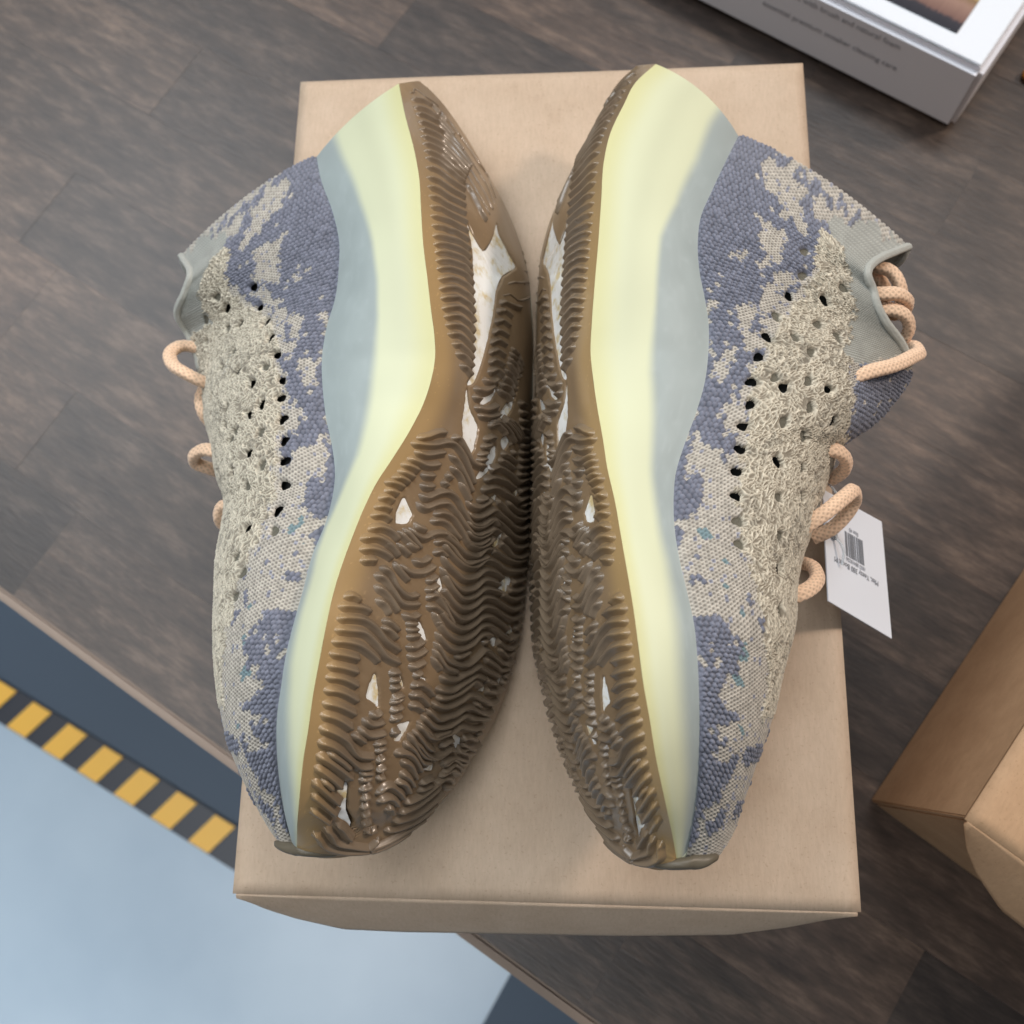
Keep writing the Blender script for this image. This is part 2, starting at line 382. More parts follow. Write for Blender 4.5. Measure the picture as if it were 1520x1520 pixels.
# ------------------------------------------------------------------ shoe data: measured curves (t, x, y, z in metres) and surface coordinates in thousandths
DL = {
 'A': [[0.0,-0.0602,0.1445,0.172],[0.0406,-0.0538,0.1187,0.186],[0.0802,-0.0483,0.099,0.194],[0.1217,-0.0444,0.0818,0.199],[0.164,-0.0425,0.0663,0.202],[0.2081,-0.0408,0.0513,0.204],[0.2522,-0.0386,0.0373,0.205],[0.2963,-0.0367,0.0242,0.205],[0.3316,-0.0351,0.0139,0.205],[0.358,-0.0346,0.0063,0.205],[0.3845,-0.0353,-0.0016,0.206],[0.4198,-0.0377,-0.0118,0.207],[0.455,-0.0414,-0.0225,0.21],[0.4903,-0.046,-0.0329,0.213],[0.5212,-0.0501,-0.0419,0.216],[0.5564,-0.0533,-0.0517,0.219],[0.5961,-0.0559,-0.0623,0.222],[0.6314,-0.058,-0.0713,0.224],[0.6667,-0.0595,-0.0801,0.226],[0.7108,-0.0606,-0.0906,0.228],[0.7549,-0.0619,-0.1007,0.228],[0.7989,-0.0634,-0.1105,0.227],[0.843,-0.0647,-0.1203,0.225],[0.8871,-0.0668,-0.13,0.221],[0.9312,-0.0692,-0.14,0.214],[0.9753,-0.0731,-0.1508,0.201],[1.0,-0.0765,-0.1577,0.188]],
 'D': [[0.0,-0.0602,0.1445,0.172],[0.0017,-0.0559,0.1485,0.168],[0.0077,-0.0514,0.1502,0.164],[0.0137,-0.0459,0.1479,0.158],[0.0256,-0.0349,0.1356,0.149],[0.0403,-0.0232,0.1165,0.142],[0.0732,-0.0143,0.0988,0.138],[0.1144,-0.0083,0.0807,0.135],[0.183,-0.0051,0.0555,0.134],[0.271,-0.0045,0.0275,0.134],[0.3538,-0.0045,0.0034,0.134],[0.4319,-0.0048,-0.0199,0.134],[0.5062,-0.0051,-0.0426,0.134],[0.5641,-0.0062,-0.0592,0.134],[0.6281,-0.0078,-0.0762,0.135],[0.6968,-0.0106,-0.093,0.137],[0.7645,-0.0145,-0.1084,0.14],[0.8127,-0.0189,-0.1189,0.143],[0.854,-0.0239,-0.1276,0.147],[0.8993,-0.0288,-0.1371,0.153],[0.9398,-0.0349,-0.1457,0.16],[0.9673,-0.0408,-0.1518,0.166],[0.976,-0.0484,-0.157,0.174],[0.982,-0.0561,-0.1598,0.18],[0.988,-0.0641,-0.1611,0.184],[0.994,-0.0715,-0.1607,0.186],[1.0,-0.0765,-0.1577,0.188]],
 'B': [[0.0,-0.0995,0.1247,0.152],[0.0386,-0.0919,0.1034,0.168],[0.1022,-0.0823,0.08,0.179],[0.1598,-0.0776,0.0633,0.183],[0.1939,-0.0767,0.0538,0.185],[0.2493,-0.0769,0.0397,0.186],[0.2988,-0.0791,0.027,0.187],[0.3511,-0.0798,0.0136,0.188],[0.3972,-0.0781,0.001,0.19],[0.439,-0.0756,-0.0106,0.192],[0.4831,-0.0712,-0.0244,0.196],[0.516,-0.0687,-0.0348,0.2],[0.5417,-0.0684,-0.0423,0.202],[0.5773,-0.0693,-0.0525,0.205],[0.6208,-0.0719,-0.0646,0.209],[0.6679,-0.0733,-0.0769,0.212],[0.714,-0.0751,-0.0885,0.214],[0.7611,-0.0766,-0.0998,0.215],[0.7957,-0.0775,-0.1079,0.214],[0.8286,-0.0787,-0.1155,0.212],[0.8757,-0.0797,-0.1263,0.207],[0.9165,-0.0804,-0.1359,0.2],[0.96,-0.0807,-0.1465,0.191],[1.0,-0.0799,-0.1565,0.183]],
 'U': [[0.0,-0.1677,0.0924,0.127],[0.0462,-0.1502,0.0694,0.153],[0.0915,-0.1514,0.0615,0.153],[0.1637,-0.1584,0.0537,0.143],[0.2014,-0.1566,0.0495,0.137],[0.2497,-0.1526,0.0411,0.135],[0.366,-0.1469,0.0178,0.135],[0.4083,-0.1446,0.0089,0.135],[0.4417,-0.1413,0.0012,0.136],[0.516,-0.1346,-0.0173,0.139],[0.5543,-0.1283,-0.0294,0.142],[0.5925,-0.1267,-0.0421,0.144],[0.637,-0.1257,-0.0564,0.146],[0.6806,-0.1228,-0.0702,0.1495],[0.726,-0.1196,-0.084,0.1531],[0.7714,-0.1157,-0.0974,0.1568],[0.8301,-0.1104,-0.1139,0.1616],[0.8826,-0.1044,-0.1279,0.1664],[0.9244,-0.099,-0.1386,0.1699],[0.9653,-0.0928,-0.1486,0.1745],[1.0,-0.0862,-0.1566,0.179]],
 'vW': [-0.46729, 0.05535, 0.88237],
 'vU': [-0.88255, 0.02984, -0.46926],
 'vF': [-0.0523, -0.99802, 0.0349],
 'ctr': [-0.11877, -0.07398, 0.15328],
 'tab': [[0.0,-0.1677,0.0924,0.127],[0.05,-0.1672,0.0891,0.123],[0.09,-0.1657,0.0855,0.118],[0.14,-0.1669,0.0806,0.11]],
 'open': [[0, 0.03, 0.1, 0.18, 0.26, 0.32], [0, 0.018, 0.024, 0.02, 0.008, 0]]}
DR = {
 'A': [[0.0,0.0468,0.1494,0.172],[0.0208,0.0383,0.1322,0.184],[0.0508,0.0325,0.1153,0.192],[0.0873,0.027,0.0984,0.198],[0.1212,0.0245,0.0842,0.202],[0.1712,0.0233,0.066,0.205],[0.2212,0.0222,0.049,0.207],[0.2717,0.0209,0.0329,0.208],[0.322,0.0198,0.0178,0.208],[0.3653,0.0193,0.0052,0.208],[0.3958,0.0201,-0.0041,0.209],[0.4322,0.0214,-0.0152,0.211],[0.4691,0.023,-0.0265,0.214],[0.5093,0.0244,-0.0385,0.218],[0.55,0.0265,-0.0502,0.222],[0.5941,0.0281,-0.0623,0.226],[0.6373,0.0296,-0.0736,0.23],[0.6847,0.0312,-0.0852,0.232],[0.7314,0.0324,-0.096,0.233],[0.778,0.0336,-0.1065,0.233],[0.822,0.0353,-0.1161,0.231],[0.8729,0.0373,-0.1272,0.226],[0.9347,0.041,-0.1413,0.213],[0.9788,0.0444,-0.1525,0.196],[1.0,0.0458,-0.1582,0.188]],
 'D': [[0.0,0.0468,0.1494,0.172],[0.002,0.0419,0.1518,0.169],[0.008,0.0374,0.1526,0.165],[0.0143,0.0309,0.1509,0.158],[0.0214,0.0253,0.1436,0.152],[0.032,0.0185,0.1305,0.145],[0.047,0.0114,0.1143,0.14],[0.0823,0.0043,0.0971,0.136],[0.1084,-0.0007,0.0857,0.1345],[0.154,-0.0029,0.0682,0.134],[0.2371,-0.0035,0.0398,0.134],[0.3372,-0.0035,0.0094,0.134],[0.4339,-0.0034,-0.0199,0.134],[0.5264,-0.0034,-0.0482,0.134],[0.6141,-0.0028,-0.0728,0.134],[0.6756,-0.0015,-0.0883,0.135],[0.7271,0.0013,-0.1002,0.138],[0.7863,0.0044,-0.1133,0.142],[0.8307,0.0079,-0.1227,0.146],[0.8806,0.0122,-0.1331,0.152],[0.9239,0.0164,-0.1422,0.159],[0.9621,0.0219,-0.1508,0.167],[0.976,0.0279,-0.1575,0.175],[0.982,0.0349,-0.1611,0.182],[0.988,0.0409,-0.1621,0.185],[0.994,0.0446,-0.1605,0.187],[1.0,0.0458,-0.1582,0.188]],
 'B': [[0.0,0.0811,0.1228,0.16],[0.0426,0.073,0.1005,0.176],[0.0973,0.0651,0.0796,0.187],[0.1385,0.0602,0.0664,0.192],[0.1779,0.0585,0.0556,0.194],[0.2309,0.0586,0.0421,0.195],[0.2729,0.0601,0.0317,0.195],[0.3149,0.0611,0.0213,0.195],[0.3547,0.0605,0.0108,0.196],[0.3973,0.0587,-0.001,0.198],[0.4401,0.0549,-0.0138,0.201],[0.4796,0.0503,-0.0262,0.205],[0.5174,0.0467,-0.0378,0.209],[0.5455,0.0456,-0.0461,0.212],[0.5828,0.0452,-0.0568,0.216],[0.6296,0.0463,-0.0694,0.22],[0.6703,0.0481,-0.0797,0.222],[0.7077,0.0496,-0.0888,0.223],[0.746,0.0502,-0.0977,0.223],[0.802,0.0506,-0.1105,0.221],[0.8581,0.0508,-0.1232,0.216],[0.9167,0.0509,-0.1368,0.206],[0.9601,0.0503,-0.1474,0.196],[1.0,0.049,-0.1577,0.186]],
 'U': [[0.0,0.1512,0.0793,0.144],[0.0329,0.1311,0.0608,0.168],[0.1237,0.1258,0.0432,0.174],[0.1919,0.1302,0.0341,0.17],[0.2559,0.1397,0.0277,0.16],[0.3246,0.1451,0.0195,0.15],[0.3706,0.1402,0.0116,0.148],[0.432,0.1287,-0.001,0.149],[0.4669,0.1173,-0.0093,0.152],[0.5135,0.1102,-0.021,0.155],[0.5473,0.1057,-0.0314,0.157],[0.5976,0.0995,-0.0474,0.16],[0.6223,0.0962,-0.0549,0.161],[0.6633,0.0924,-0.0673,0.163],[0.7033,0.0904,-0.079,0.165],[0.7417,0.0862,-0.0899,0.166],[0.7587,0.0843,-0.0947,0.167],[0.8269,0.0784,-0.1134,0.17],[0.8679,0.074,-0.1243,0.173],[0.9199,0.0698,-0.1376,0.176],[0.9659,0.0658,-0.1489,0.179],[1.0,0.0606,-0.157,0.182]],
 'vW': [0.30626, 0.05199, 0.95053],
 'vU': [0.94999, 0.0473, -0.30867],
 'vF': [0.06101, -0.99753, 0.0349],
 'ctr': [0.09242, -0.07623, 0.1646],
 'tab': [[0.0,0.1512,0.0793,0.144],[0.05,0.1494,0.0759,0.139],[0.09,0.147,0.0752,0.133],[0.14,0.1448,0.0734,0.124]],
 'open': [[0, 0.03, 0.1, 0.18, 0.26, 0.32], [0, 0.018, 0.024, 0.02, 0.008, 0]]}
